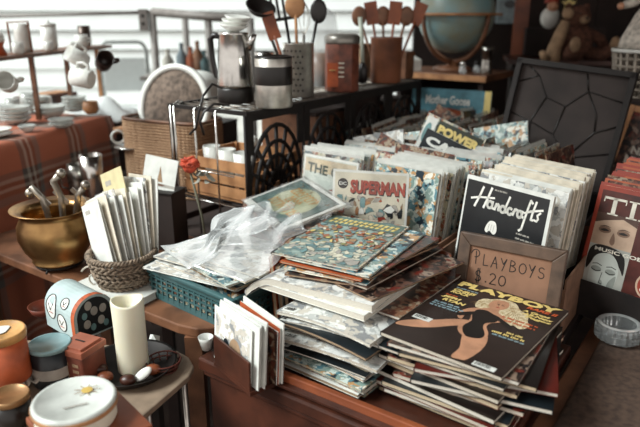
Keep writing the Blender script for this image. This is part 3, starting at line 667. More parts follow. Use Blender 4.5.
orprotos = [upright('magazine', .206, .27, .005, [red, artB, orange][i % 3], [red, orange, paper][i % 3], [paper, orange, pages_w, red][i % 4]) for i in range(4)]
nm = upright('magazine', .212, .276, .007, red, red, pages_w, draw=cover_news)
put(nm, F(-.152, 1.275, .7625), 13, -15, 'red-bordered news magazine with large white serif title, portraits on its cover', 'magazine')
k = 0; v = 1.293
while v < 1.62:
    put(random.choice(orprotos), F(-.156+random.uniform(-.012, .006), v, .7645), random.uniform(12, 15), random.uniform(-17, -12), 'red and white edged magazine packed behind the serif-titled news magazine', 'magazine', 'red-edged news magazines in their box'); v += random.uniform(.013, .018)
bx = thing('magazine_box', 'dark brown open box holding the red-edged news magazines', 'box', F(-.118, 1.48, .7615), A-.26)
MB().use(dark).box((0, 0, .0005), (.235, .42, .001)).build('base', bx)
MB().use(dark).box((0, -.208, .040), (.27, .005, .078)).build('front_wall', bx, bevel=.001)
for s_ in (-1, 1): MB().use(dark).box((s_*.116, 0, .04), (.004, .41, .078)).build('side_wall', bx)
MB().use(card).box((0, .208, .125), (.235, .004, .248)).build('back_wall', bx)

# ---------------------------------------------------------------- framed price sign
sg = thing('framed_sign', 'wood-framed brown cardboard price sign with handwritten price, leaning on magazines', 'sign', F(-.338, 1.094, .7615), (math.radians(-10), 0, A+math.radians(2)))
fw, fh, bd = .204, .198, .024
frm = mat('worn_frame_wood', '#5a4638', .55, var=.2, scale=30)
b = MB().use(frm)
for pts in ([(-fw/2, 0), (fw/2, 0), (fw/2-bd, bd), (-fw/2+bd, bd)], [(fw/2, 0), (fw/2, fh), (fw/2-bd, fh-bd), (fw/2-bd, bd)], [(fw/2, fh), (-fw/2, fh), (-fw/2+bd, fh-bd), (fw/2-bd, fh-bd)], [(-fw/2, fh), (-fw/2, 0), (-fw/2+bd, bd), (-fw/2+bd, fh-bd)]):
    b.X = Matrix.Rotation(PI/2, 4, 'X'); b.prism(pts, -.008, .008)
b.build('frame', sg, bevel=.002)
b = MB().use(mat('sign_cardboard', '#8a6650', .85, var=.08, scale=20)); b.X = Matrix.Rotation(PI/2, 4, 'X'); b.slab(-fw/2+bd-.002, bd-.002, fw/2-bd+.002, fh-bd+.002, -.002, .002)
b.use(black); z = .0023
def L(x, y, s, strokes, wd=.0011): 
    for st_ in strokes: b.stroke([(x+a*s, y+c_*s) for a, c_ in st_], wd, z)
s_ = .022; x0 = -.074; yb = fh-.059
def arcp(cx, cy, rx, ry, a0, a1, n=8): return [(cx+rx*math.cos(math.radians(a0+(a1-a0)*i/n)), cy+ry*math.sin(math.radians(a0+(a1-a0)*i/n))) for i in range(n+1)]
glyph = {'P': [[(-.25, .9)]+arcp(.15, .95, .35, .35, 160, -90)+[(.1, .62)], [(.18, 1.15), (.25, 0)]], 'L': [[(.1, 1), (.12, .02), (.55, .05)]], 'A': [[(.0, 0), (.3, 1), (.55, 0)], [(.1, .4), (.5, .4)]],
         'Y': [[(.0, 1), (.25, .5), (.5, 1)], [(.5, 1), (.2, -.1)]], 'B': [[(.05, 1), (.05, 0)], arcp(.05, .77, .38, .23, 90, -90)+arcp(.05, .27, .48, .27, 90, -90)], 'O': [arcp(.3, .5, .3, .45, 90, 450, 12)],
         'S': [arcp(.25, .75, .22, .22, 30, 270)+arcp(.25, .28, .25, .25, 90, -150)], '2': [arcp(.25, .72, .25, .25, 160, -30)+[(.05, .02), (.6, .02)]], '0': [arcp(.3, .5, .3, .45, 90, 450, 12)],
         '$': [arcp(.25, .75, .22, .22, 30, 270)+arcp(.25, .28, .25, .25, 90, -150), [(.18, 1.2), (.18, -.2)], [(.34, 1.2), (.34, -.2)]], '.': [arcp(0, .1, .03, .03, 0, 360, 6)]}
for ch in 'PLAYBOYS': L(x0+.004, yb, s_, glyph[ch], .0018); x0 += .0180; yb -= .0004
x0 = -.062; yb -= .031
for ch, wd_ in (('$', .022), ('.', .007), ('2', .018), ('0', .018)): L(x0, yb, .022, glyph[ch], .002); x0 += wd_
b.build('cardboard_panel', sg)
# wooden bucket with a hoop beside the sign
bk = thing('wooden_bucket', 'small orange-brown wooden bucket with metal hoops left of the price sign', 'bucket', F(-.482, 1.105, .7605), A)
MB().use(wood_o).lathe([(.026, 0), (.032, .10), (.034, .14), (.029, .14), (.027, .01)], 20, sx=.85).build('body', bk)
for zq in (.03, .115): MB().use(mat('dull_copper', '#7a4e33', .4, metal=.6)).lathe([(.0335, 0), (.0365, .001), (.0365, .009), (.0335, .010)], 20, (0, 0, zq), sx=.85).build('hoop', bk)

# ---------------------------------------------------------------- dark case, lid open
ls = thing('hard_case', 'open black hard case with cracked lining lid standing behind the upright magazines', 'case', F(-.50, 1.76, .7605), A)
cs = mat('case_grey_lining', '#342b28', .75, var=.15, scale=12)
MB().use(blackm).box((0, 0, .0015), (.38, .36, .003)).build('base', ls)
for x, y, a, b_ in ((-.188, 0, .005, .36), (.188, 0, .005, .36), (0, .1775, .38, .005)): MB().use(blackm).box((x, y, .05), (a, b_, .094)).build('side', ls)
b = MB(); b.at((.02, .195, .10), (math.radians(-12), math.radians(5), 0)); b.use(cs).box((-.025, .004, .18), (.32, .006, .345))
b.use(blackm)
for c_, d_ in (((-.192, 0, .18), (.016, .035, .37)), ((.142, 0, .18), (.016, .035, .37)), ((-.025, 0, .36), (.35, .035, .016)), ((-.025, 0, .002), (.35, .035, .016))): b.box(c_, d_)
rr = random.Random(3)
X0 = b.X.copy()
for ln in ([(-.20, .33), (-.13, .36), (-.08, .29), (0, .27), (.07, .33), (.2, .31)], [(-.13, .36), (-.17, .385)], [(0, .27), (-.02, .17), (.05, .10), (.2, .14)], [(-.2, .22), (-.12, .20), (-.02, .17)], [(.07, .33), (.05, .385)], [(-.08, .29), (-.12, .20), (-.10, .08)], [(.05, .10), (.04, .02)], [(.2, .23), (.13, .20), (.05, .10)], [(.07, .33), (.12, .26), (.13, .20)]):
    b.use(black).tube([(x*.78-.025, -.001, z*.9) for x, z in ln], .0022, 6)
b.build('lid', ls)

# ---------------------------------------------------------------- ashtray
ac = G(617, 338, .762)
T = thing('glass_ashtray', 'round cut-glass ashtray on the brown tablecloth', 'ashtray', ac)
gl = mat('clear_cut_glass', '#e9eeee', .06, var=.02, trans=.85)
b = MB().use(gl); vs = []; n = 48; prof = [(.036, 0), (.041, .004), (.042, .028), (.039, .033), (.031, .033), (.027, .014), (0, .012)]
for i in range(n):
    a = 2*PI*i/n; m_ = 1+.045*(1 if i % 2 else -1)
    for q, (r, z) in enumerate(prof): r2 = r*(m_ if q in (1, 2, 3) else 1); vs.append((r2*math.cos(a), r2*math.sin(a), z))
k = len(prof); b.add(vs, [(i*k+j, ((i+1) % n)*k+j, ((i+1) % n)*k+j+1, i*k+j+1) for i in range(n) for j in range(k-1)]+[tuple(i*k for i in range(n))[::-1]])
b.build('bowl', T); MB().use(mat('glass_rim_facets', '#dfe3e1', .1, trans=.5)).lathe([(.031, .033), (.035, .0365), (.040, .034)], 48, cap=False).build('rim', T)

# ---------------------------------------------------------------- letter holder on chest
hp = G(240, 377, .7605)
T = thing('letter_holder', 'dark wooden letter holder standing on the front chest', 'letter holder', hp, math.radians(-52))
MB().use(wood_r).box((0, .02, .004), (.125, .075, .008)).build('base', T)
MB().use(wood_r).box((0, -.015, .035), (.120, .004, .055)).build('front_panel', T, bevel=.001)
MB().use(wood_r).box((0, .020, .040), (.120, .004, .064)).build('divider', T, bevel=.001)
MB().use(wood_r).box((0, .052, .045), (.120, .004, .074)).build('back_panel', T, bevel=.001)
R52 = Matrix.Rotation(math.radians(-52), 4, 'Z')
def photo(c, w, h, t):
    c.use(artP).rect(-w/2+.006, .006, w/2-.006, h-.006, t+.0002); c.use(tanp).ell(0.01, h*.4, .02, .025, t+.0003); c.use(navy).ell(-.02, h*.35, .012, .02, t+.0004)
pc = upright('photo_card', .125, .105, .0015, paper, paper, paper, draw=photo)
pe = upright('envelope', .128, .115, .002, paper, paper, paper)
for i, (dx, dy, zq, pr_, lab) in enumerate(((-.010, -.010, .009, pc, 'white-bordered photo card at the front of the letter holder'), (.004, -.006, .009, pe, 'white envelope second from the front in the letter holder'), (.0, -.0015, .010, pe, 'white envelope third from the front in the letter holder'), (.006, .003, .009, pe, 'white envelope in the middle of the letter holder'), (0, .008, .011, pe, 'white envelope touching the divider of the letter holder'))):
    q = R52 @ Vector((dx, dy, 0)); o = pr_.copy(); C.objects.link(o); o.location = hp+q+Vector((0, 0, zq)); o.rotation_euler = (math.radians(-4), 0, math.radians(-52+i)); tag(o, lab, 'card' if i == 0 else 'envelope')
for i, (dy, w_, h_, cv, lab, nm_) in enumerate(((.028, .13, .10, artB, 'striped picture card behind the divider of the letter holder', 'picture_card'), (.034, .13, .105, orange, 'orange-red card at the back of the letter holder', 'greeting_card'), (.041, .135, .112, paper, 'tall white card rearmost in the letter holder', 'greeting_card'))):
    q = R52 @ Vector((.008, dy, 0)); o = upright(nm_, w_, h_, .0025, cv, paper, paper); C.objects.link(o); o.location = hp+q+Vector((0, 0, .009)); o.rotation_euler = (math.radians(-3), 0, math.radians(-52-i)); tag(o, lab, 'card')

# ---------------------------------------------------------------- green plastic basket with comics
GB = Vector((-.225, 1.262, .7605)); ga = math.radians(-40)
T = thing('plastic_basket', 'teal plastic basket with perforated sides full of bagged comics', 'basket', GB, ga)
gm = mat('teal_plastic', '#3a5c5e', .4, var=.06)
bw, bd_, bh = .285, .17, .080
def ring(b, w, d, z0, z1, th):
    for c_, dd in (((0, -d/2, (z0+z1)/2), (w+th, th, z1-z0)), ((0, d/2, (z0+z1)/2), (w+th, th, z1-z0)), ((-w/2, 0, (z0+z1)/2), (th, d-th, z1-z0)), ((w/2, 0, (z0+z1)/2), (th, d-th, z1-z0))): b.box(c_, dd)
b = MB().use(gm); ring(b, bw-.01, bd_-.01, 0, .014, .004); b.box((0, 0, .003), (bw-.02, bd_-.02, .004))
ring(b, bw-.004, bd_-.004, .058, bh-.01, .004)
for zq in (.025, .037, .049): ring(b, bw-.008, bd_-.008, zq, zq+.004, .003)
for i in range(15):
    x = -bw/2+.012+i*(bw-.024)/14
    for s_ in (-1, 1): b.box((x, s_*(bd_/2-.004), .035), (.0045, .0035, .055))
for i in range(10):
    y = -bd_/2+.012+i*(bd_-.024)/9
    for s_ in (-1, 1): b.box((s_*(bw/2-.004), y, .035), (.0035, .0045, .055))
b.build('body', T)
b = MB().use(gm); ring(b, bw+.004, bd_+.004, bh-.010, bh, .012); b.build('rim', T, bevel=.003)
comics_in = [(-.02, -.01, .112, 12, artP, paper), (.0, .0, .118, 2, artP, pages), (.015, .008, .124, -6, artC, pages_t), (-.01, .01, .130, 8, artP, pages_w), (.02, .0, .136, -10, artC, pages), (.03, .012, .142, -2, artP, cream), (.035, .02, .149, 5, artP, pages_w)]
labs = ['lowest comic of the pile lying across the teal basket', 'second comic up in the pile across the teal basket', 'third comic up in the pile across the teal basket', 'fourth comic up in the pile across the teal basket', 'fifth comic up in the pile across the teal basket', 'sixth comic up in the pile across the teal basket', 'top comic of the teal basket pile, in a clear bag']
b0 = GB.copy()
for (dx, dy, zq, r, cv, pg), lab in zip(comics_in, labs):
    q = Matrix.Rotation(ga, 4, 'Z') @ Vector((dx+.012, dy+.004, 0))
    flat_mag('comic_book', lab, .25, .165, .0045, cv, pg, GB+q+Vector((0, 0, zq-.029)), ga+math.radians(r), cat='comic')
for i in range(7):
    q = Matrix.Rotation(ga, 4, 'Z') @ Vector((0, -.07+.022*i, 0)); o = upright('comic_book', .25, .060, .005, [artA, artC, artB][i % 3], tanp, pages); C.objects.link(o)
    o.location = GB+q+Vector((0, 0, .006)); o.rotation_euler = (math.radians(-4), 0, ga); tag(o, 'comic standing on edge inside the teal basket under the lying ones', 'comic', 'comics on edge inside the teal basket')
# crumpled clear bags over the basket
bagm = film('glossy_clear_bag', .08, .2, .45)
bagw = film('cloudy_bag', .26, .18, .55)
def bag(label, cx, cy, z, wd, ht, rz, tilt, m, seed, curl=.03, pinch=0):
    r = random.Random(seed); n1, n2 = 20, 20; vs = []; fs = []
    ph = [r.uniform(0, 6) for _ in range(6)]
    for j in range(n2+1):
        for i in range(n1+1):
            a = i/n1-.5; b_ = j/n2
            pn = 1-pinch*math.exp(-((b_-.5)/.16)**2); x = a*wd*pn*(1-.2*b_*math.sin(ph[0]))+.012*math.sin(b_*9+ph[4]); y = b_*ht*(1+.10*math.sin(a*11+ph[5]))
            zq = .003*math.sin(a*17+ph[1]+b_*5)*b_+.0025*math.sin(b_*15+ph[2]+a*8)+curl*b_*b_+.006*abs(math.sin(a*7+ph[3]))*b_+pinch*.022*math.exp(-((b_-.5)/.16)**2)*(.4+.6*math.cos(a*34))
            vs.append((x, y, zq+.008))
    for j in range(n2):
        for i in range(n1): q = j*(n1+1)+i; fs.append((q, q+1, q+n1+2, q+n1+1))
    b = MB().use(m).add(vs, fs, True); o = b.build('plastic_bag', None, (cx, cy, z), (math.radians(tilt), 0, math.radians(rz)))
    o.modifiers.new('t', 'SOLIDIFY').thickness = .0004
    return tag(o, label, 'plastic bag')
p = G(176, 258, .88); bag('shiny pinched clear plastic bag across the left end of the teal basket', p.x, p.y, .872, .15, .20, -56, 10, bagw, 2, .03, .72)
p = G(222, 262, .92); bag('clear plastic bag lying loose across the comics behind the teal basket', p.x, p.y, .885, .14, .19, -34, 16, bagm, 5, .02)
p = G(243, 245, .90); bag('thin clear bag flap between the basket and the amber-lettered bagged comic', p.x, p.y, .892, .12, .15, -18, 10, bagm, 9, .02)
# bagged comic leaning, yellow letters
def cover_yellow(c, w, h, t):
    z = t+.0002
    c.use(paper).rect(-w/2+.002, -h/2+.002, w/2-.002, h/2-.002, z)
    c.use(mat('print_slate', '#6d837f', .4, var=.15, scale=60)).rect(-w/2+.012, -h/2+.018, w/2-.012, h/2-.012, z+.0001)
    c.use(mat('print_glow', '#b9bd9f', .4, var=.1)).ell(0, .005, w*.33, h*.36, z+.0002)
    c.use(black).stroke([(-w/2+.012, -h/2+.018), (w/2-.012, -h/2+.018), (w/2-.012, h/2-.012), (-w/2+.012, h/2-.012), (-w/2+.012, -h/2+.018)], .002, z+.0003)
    yo = mat('print_amber', '#c98c3e', .4)
    rq = random.Random(12)
    for k, (lx, lw) in enumerate(((-.062, .115), (-.03, .06), (-.062, .125))):
        c.use(yo); x = lx
        while x < lx+lw:
            y = .022-.030*k; c.stroke([(x, y), (x+.003, y+.024)], .0035, z+.0004)
            a_ = rq.random(); c.stroke([(x+.003, y+.024), (x+.011, y+(.020 if a_ < .5 else .013))], .0032, z+.00042)
            if a_ > .3: c.stroke([(x, y+.002), (x+.010, y+(.001 if a_ < .7 else .012))], .0032, z+.00044)
            x += .0155
    scatter(c, -w/2+.02, h/2-.04, w/2-.02, h/2-.014, z+.0003, 16, 9, [red, teal, tanp, navy], .003, .008)
# comic lies against the iron shelf: tilted plane
yc = G(293, 204, .945)
T = thing('comic_book', 'bagged comic with amber lettering on a slate cover, tilted beside the iron shelf', 'comic', yc, (math.radians(14), math.radians(2), math.radians(-64)))
c = MB().use(paper).slab(-.115, -.083, .115, .083, 0, .005); cover_yellow(c, .23, .166, .005); c.build('cover', T)
MB().use(plastic).slab(-.121, -.088, .135, .088, .0062, .0066).build('plastic_sleeve', T)
# support pile under it
for i in range(17):
    flat_mag('comic_book', ('bottom' if i == 0 else ordinals[i])+' comic up in the pile under the amber-lettered comic', .172, .26, .009, artD, pages_t, (yc.x+.005, yc.y, .7605+.0098*i), math.radians(28+random.uniform(-3, 3)), cat='comic')
# brown comics bent over by the basket's right end
pb = G(283, 262, .90)
for i, (dx, lab, cv) in enumerate(((0, 'orange-brown comic standing beside the basket, spine toward the front', orange), (.012, 'thin grey comic standing between basket and left stack', greyp), (.024, 'patterned comic folded down at the right end of the teal basket', artB))):
    o = upright('comic_book', .15, .155-.02*i, .008, cv, cv, pages_t); C.objects.link(o); o.location = (pb.x+.01+dx, pb.y+.055, .7605); o.rotation_euler = (math.radians(-4), 0, math.radians(72)); tag(o, lab, 'comic')

# ---------------------------------------------------------------- iron shelf
IU0, IU1, IV0, IV1, IZ0, IZ1 = -1.37, -1.075, 1.205, 2.22, .7605, 1.128
sh = thing('iron_shelf', 'black wrought-iron shelf with scrolled side panel carrying kitchen ware', 'shelf', F((IU0+IU1)/2, (IV0+IV1)/2, IZ0), A)
SW, SD, SH = IU1-IU0, IV1-IV0, IZ1-IZ0
for x in (-1, 1):
    for y in (-1, 1): MB().use(blackm).box((x*(SW/2-.006), y*(SD/2-.006), SH/2), (.012, .012, SH)).build('post', sh)
b = MB().use(blackm); ring(b, SW-.008, SD-.008, SH-.010, SH, .010); b.use(mat('worn_steel_wire', '#8d857c', .35, metal=.8))
for i in range(30): y = -SD/2+.02+i*(SD-.04)/29; b.tube([(-SW/2, y, SH-.004), (SW/2, y, SH-.004)], .0022, 6)
for i in range(4): x = -SW/2+.05+i*(SW-.1)/3; b.tube([(x, -SD/2, SH-.007), (x, SD/2, SH-.007)], .0025, 6)
b.build('top_rack', sh)
b = MB().use(blackm); ring(b, SW-.008, SD-.008, .10, .106, .006)
for i in range(12): y = -SD/2+.03+i*(SD-.06)/11; b.tube([(-SW/2, y, .103), (SW/2, y, .103)], .002, 5)
b.build('lower_rack', sh)
def ironpanel(xp):
    b = MB().use(blackm)
    ncell = 4; cwid = SD/ncell
    for k in range(ncell):
        y0 = -SD/2+k*cwid; cxm = y0+cwid/2
        b.tube([(xp, y0, .01), (xp, y0, SH-.01)], .005, 6)
        zc = .13
        for R in (.04, .065, .09, .118): b.tube([(xp, cxm+R*math.cos(PI*i/14), zc+R*1.6*math.sin(PI*i/14)) for i in range(15)], .006, 6)
        for i in range(1, 8): a = PI*i/8; b.tube([(xp, cxm+.02*math.cos(a), zc+.03*math.sin(a)), (xp, cxm+.118*math.cos(a), zc+.118*1.6*math.sin(a))], .0055, 6)
        b.box((xp, cxm, .062), (.004, cwid-.03, .09))
        for s2 in (-1, 1):
            b.box((xp, cxm+s2*.112, .30), (.005, .03, .10)); b.tube([(xp, cxm+s2*(.06+.04*math.cos(t/9*2*PI)*(1-t/14)), .06+.04*math.sin(t/9*2*PI)*(1-t/14)) for t in range(12)], .004, 6)
    b.box((xp, 0, .125), (.006, SD-.02, .012)); b.box((xp, 0, .012), (.006, SD-.02, .012)); b.box((xp, 0, SH-.018), (.006, SD-.02, .018))
    return b
ironpanel(SW/2-.006).build('side_panel', sh); 
b = MB().use(chrome)
for i, x in enumerate((-.135, -.12, -.04, .04)): b.tube([(x, -SD/2-.004, .0), (x, -SD/2-.004, SH-.006), (x, -SD/2+.03, SH+.006)], .0028, 8)
for zq in (.19, .0035+.1): b.tube([(-SW/2, -SD/2-.004, zq), (.1, -SD/2-.004, zq)], .002, 6)
b.build('front_wires', sh)
# wooden crate and crockery on the lower rack
cr = thing('wooden_crate', 'light wooden slatted crate inside the iron shelf', 'crate', F(-1.222, 1.34, .868), A)
b = MB().use(wood_l)
for zq in (.025, .062, .10): ring(b, .24, .22, zq-.015, zq+.014, .006)
b.box((0, 0, .004), (.24, .22, .006))
for x in (-1, 1):
    for y in (-1, 1): b.box((x*.114, y*.104, .06), (.012, .012, .11))
b.build('slats', cr)
for i, (dx, dy, nm_, lab) in enumerate(((-.07, -.05, 'cup', 'white cup lying at the left of the crate in the iron shelf'), (0, -.06, 'cup', 'white cup in the middle of the crate in the iron shelf'), (.06, -.05, 'bowl', 'small white bowl at the right in the iron shelf crate'), (.02, .03, 'figurine', 'dark and white figurine at the back of the iron shelf crate'))):
    q = Matrix.Rotation(A, 4, 'Z') @ Vector((dx, dy, 0)); l = F(-1.222, 1.34, .872)+q
    b = MB().use(white)
    if nm_ == 'figurine': b.use(black).sph((0, 0, .10), (.02, .018, .03)); b.use(white).sph((0, 0, .14), .018); b.use(wood_l).sph((.0, -.01, .05), (.025, .02, .05))
    elif nm_ == 'bowl': b.lathe([(.012, 0), (.03, .05), (.034, .125), (.032, .125), (.01, .004)], 20)
    else: b.lathe([(.018, 0), (.022, .07), (.026, .13), (.024, .13), (.014, .005)], 20)
    tag(b.build(nm_, None, l), lab, nm_)

# ---------------------------------------------------------------- kitchen ware on the iron shelf
ST_Z = 1.1295
for v_, m_, h_, lab in ((1.66, wood_b, .20, 'added brown box darkening the middle of the iron shelf behind the scrolled panel'), (1.88, dk, .22, 'added dark box blocking brightness beyond the brown box inside the iron shelf'), (2.09, wood_b, .19, 'added brown box darkening the far end inside the iron shelf')):  # boxes added to block the bright background behind the iron panel
    b = MB().use(m_).box((0, 0, h_/2), (.22, .18, h_)); b.use(dk).box((0, 0, h_+.004), (.226, .186, .012)); tag(b.build('storage_box', None, F(-1.225, v_, .868), A), lab, 'box')
# canister with black band
p = G(266, 108, ST_Z); p += F(0, .035, 0)
T = thing('steel_canister', 'brushed steel canister with a wide black band on the iron shelf corner', 'canister', p)
MB().use(steel).lathe([(.048, 0), (.05, .003), (.05, .128), (.048, .130)], 40).build('body', T)
MB().use(black).lathe([(.0505, 0), (.0508, .001), (.0508, .047), (.0505, .048)], 40, (0, 0, .060), cap=False).build('band', T)
MB().use(black).lathe([(.0505, .129), (.0505, .133), (.047, .135), (.044, .131), (0, .131)], 40).build('lid', T)
# percolator
p = G(229, 103, ST_Z)+F(0, .03, 0)
T = thing('coffee_percolator', 'chrome coffee percolator with black handle and base on the iron shelf', 'coffee pot', p, math.radians(-20))
MB().use(black).lathe([(.050, 0), (.052, .004), (.052, .038), (.050, .042)], 36).build('base', T)
MB().use(chrome).lathe([(.049, .042), (.050, .05), (.046, .13), (.041, .185), (.043, .188), (.040, .192), (0, .194)], 36).build('body', T)
MB().use(chrome).tube([(.04, 0, .15), (.055, 0, .17), (.064, 0, .188)], [.014, .010, .007], 10).build('spout', T)
MB().use(black).tube([(-.038, 0, .180), (-.062, 0, .183), (-.074, 0, .172), (-.070, 0, .12), (-.060, 0, .070), (-.046, 0, .062)], [.008, .009, .009, .008, .007, .006], 8).build('handle', T)
hz = p.z+.1945
for i in range(3):
    tag(MB().use(white).lathe([(.014, 0), (.036-.003*i, .012), (.042-.003*i, .020), (.040-.003*i, .020), (.012, .003)], 24).build('small_dish', None, (p.x+.006*i, p.y, hz+.010*i), (math.radians(6), math.radians(6), 0)), ['lowest white dish stacked on the percolator', 'middle white dish stacked on the percolator', 'top white dish stacked on the percolator'][i], 'dish')
# second small chrome mug behind
p = G(250, 98, ST_Z)+F(0, .08, 0)
tag(MB().use(chrome).lathe([(.03, 0), (.036, .02), (.033, .10), (.036, .13), (.034, .13), (.028, .01)], 28).build('metal_mug', None, p), 'tall shiny metal mug between percolator and canister', 'mug')
# utensil holder
p = G(291, 97, ST_Z)+F(0, .04, 0)
T = thing('utensil_holder', 'perforated stainless steel utensil holder behind the black-banded canister', 'holder', p)
b = MB().use(steel); b.lathe([(.046, 0), (.047, .002), (.047, .155), (.049, .157), (.045, .157), (.044, .006), (0, .005)], 40)
b.build('body', T)
b = MB().use(black)
for r in range(8):
    for k in range(22):
        a = 2*PI*k/22+(0 if r % 2 else .14); zq = .02+.0165*r
        if k % 11 > 6: continue
        ca, sa = math.cos(a), math.sin(a); R = .0473
        vs = [(R*ca-sa*.0032*math.cos(q*PI/4), R*sa+ca*.0032*math.cos(q*PI/4), zq+.0032*math.sin(q*PI/4)) for q in range(8)]
        b.add(vs, [tuple(range(8))])
b.build('holes', T)
def utensil(name, label, p, dx, dy, ln, hw, m, kind):
    b = MB().use(m); base = Vector((0, 0, 0)); top = Vector((dx, dy, ln))
    b.tube([base, top*.5, top], .0045, 8); d = top.normalized()
    if kind == 'spoon': b.at(top+d*.02).sph((0, 0, 0), (hw, .006, .035))
    elif kind == 'ladle': b.at(top+d*.02, (.5, .3, 0)).lathe([(0, -.012), (hw*.7, -.006), (hw, .012), (hw*.92, .012), (hw*.6, -.003), (0, -.008)], 20, cap=False)
    elif kind == 'slot':
        b.at(top+d*.03, (0, math.atan2(dx, ln), 0))
        for k in range(5): b.box((-hw+hw*.5*k, 0, 0), (hw*.22, .003, .07))
        b.box((0, 0, .036), (hw*2.2, .003, .01)); b.box((0, 0, -.036), (hw*2.2, .003, .01))
    elif kind == 'spatula': b.at(top+d*.03, (0, math.atan2(dx, ln), 0)).box((0, 0, 0), (hw*2, .004, .08))
    elif kind == 'whisk':
        for k in range(4):
            a = PI*k/4; b.at(top); b.tube([(hw*math.sin(PI*i/12)*math.cos(a), hw*math.sin(PI*i/12)*math.sin(a), .10*(i/12)) for i in range(13)], .0012, 5)
    tag(b.build(name, None, p), label, 'utensil')
q = p+Vector((0, 0, .008))
utensil('ladle', 'black ladle leaning left out of the steel utensil holder', q+Vector((-.02, 0, 0)), -.085, 0, .225, .046, black, 'ladle')
utensil('slotted_turner', 'slotted black turner in the steel utensil holder', q+Vector((-.005, .01, 0)), -.035, .02, .225, .036, black, 'slot')
utensil('wooden_spatula', 'orange wooden spatula in the steel utensil holder', q+Vector((-.015, -.01, 0)), -.055, -.01, .17, .019, wood_o, 'spatula')
utensil('wooden_spoon', 'broad light wooden spoon at the centre of the steel utensil holder', q+Vector((0, .0, 0)), -.008, .0, .235, .030, wood_l, 'spoon')
utensil('whisk', 'wire whisk in the steel utensil holder', q+Vector((.01, .012, 0)), .006, .014, .17, .02, steel, 'whisk')
utensil('serving_spoon', 'black serving spoon leaning right in the steel utensil holder', q+Vector((.012, 0, 0)), .045, 0, .22, .025, black, 'spoon')
# tall tin
p = G(334, 92, ST_Z)+F(0, .045, 0)
T = thing('tea_tin', 'tall red-brown printed tin with grey lid on the iron shelf', 'tin', p, math.radians(-12))
tinm = mat('rusty_tin_print', '#7d4330', .45, var=.3, scale=40, col2='#4e2a20')
tb_ = MB().use(tinm).lathe([(.055, 0), (.056, .003), (.056, .150), (.054, .155)], 8).build('body', T, bevel=.002)
b = MB().use(orange).box((-.018, -.054, .055), (.04, .002, .075)); b.use(yellow).lathe([(.010, -.001), (.010, .001)], 16, (-.02, -.056, .07)); b.use(cream)
for k in range(4): b.box((.008, -.0555, .05+.014*k), (.018, .0008, .004))
b.build('label_panel', tb_)
MB().use(mat('grey_tin_lid', '#8f8b84', .35, metal=.6)).lathe([(.057, .150), (.058, .154), (.058, .172), (.045, .180), (0, .181)], 8).build('lid', T)
# brush
p = G(358, 84, ST_Z)+F(0, .03, 0)
T = thing('dish_brush', 'black-bristled brush with a pale handle standing by the tall tin', 'brush', p)
MB().use(black).lathe([(.012, 0), (.018, .01), (.019, .05), (.012, .068), (.006, .075)], 16).build('bristles', T)
MB().use(mat('pale_green_handle', '#b9c0b2', .4)).tube([(0, 0, .07), (-.004, 0, .14), (-.012, .0, .23)], [.007, .0065, .0085], 10).build('handle', T)
# wooden vessel and spoons
p = G(380, 83, ST_Z)+F(0, .04, 0)
T = thing('wooden_crock', 'round orange-brown crock full of wooden spoons', 'crock', p)
MB().use(mat('terracotta_wood', '#7c4a31', .5, var=.2, scale=10)).lathe([(.054, 0), (.056, .004), (.058, .155), (.060, .160), (.053, .160), (.050, .006), (0, .005)], 32).build('body', T)
for i, (dx, kd, lab) in enumerate(((-.07, 'spoon', 'leftmost wooden spoon in the orange-brown crock'), (-.035, 'spatula', 'flat wooden spatula left of centre in the orange-brown crock'), (-.008, 'spoon', 'wooden spoon at the centre of the orange-brown crock'), (.02, 'spatula', 'wooden spatula right of centre in the orange-brown crock'), (.05, 'spoon', 'wooden spoon leaning right in the orange-brown crock'), (.08, 'spatula', 'rightmost paddle leaning far out of the orange-brown crock'))):
    utensil('wooden_spoon' if kd == 'spoon' else 'wooden_spatula', lab, p+Vector((-.025+.01*i, .01*(i % 2), .008)), dx, .012*(i % 3), .205, .027 if kd == 'spoon' else .023, wood_o if i % 2 else wood_b, kd)
# glass jar and amber jar behind tin
glass = mat('clear_glass', '#e4ebeb', .05, var=.02, alpha=.35, spec=1)
p = G(316, 90, ST_Z)+F(-.06, .12, 0)
T = thing('glass_carafe', 'clear round glass carafe behind the utensil holder', 'carafe', p)
MB().use(glass).lathe([(.03, 0), (.045, .04), (.05, .13), (.055, .19), (.048, .24), (.02, .26)], 28, cap=False).build('bowl', T)
MB().use(mat('amber_content', '#8a5a34', .3)).lathe([(.028, .002), (.043, .04), (.047, .11), (0, .112)], 24).build('contents', T)
# brown boxes further along shelf
for px, py, w_, h_, m, lab in ((396, 80, .07, .10, wood_b, 'brown wooden box at the far end of the iron shelf'), (350, 80, .09, .13, tanp, 'tan carton behind the tall tin on the iron shelf')):
    p = G(px, py, ST_Z)+F(-.03, .10, 0); b = MB().use(m).box((0, 0, h_/2), (w_, w_, h_)); b.use(wood_b).box((0, 0, h_-.01), (w_+.004, w_+.004, .012)); tag(b.build('storage_box', None, p, A), lab, 'box')
# black cord
p = G(215, 95, 1.18)
cd = [Yp(x, y, yy) for x, y, yy in ((222, 88, 1.66), (212, 84, 1.60), (203, 96, 1.56), (199, 112, 1.55), (196, 128, 1.56), (190, 134, 1.57))]
cd2 = [Yp(x, y, yy) for x, y, yy in ((228, 105, 1.60), (214, 104, 1.56), (204, 112, 1.55), (200, 122, 1.55), (204, 135, 1.56))]
b = MB().use(black); b.tube(cd, .0032, 8); b.tube(cd2, .0032, 8); tag(b.build('electric_cord'), 'black electric cord looped over the front wires of the iron shelf', 'cord')

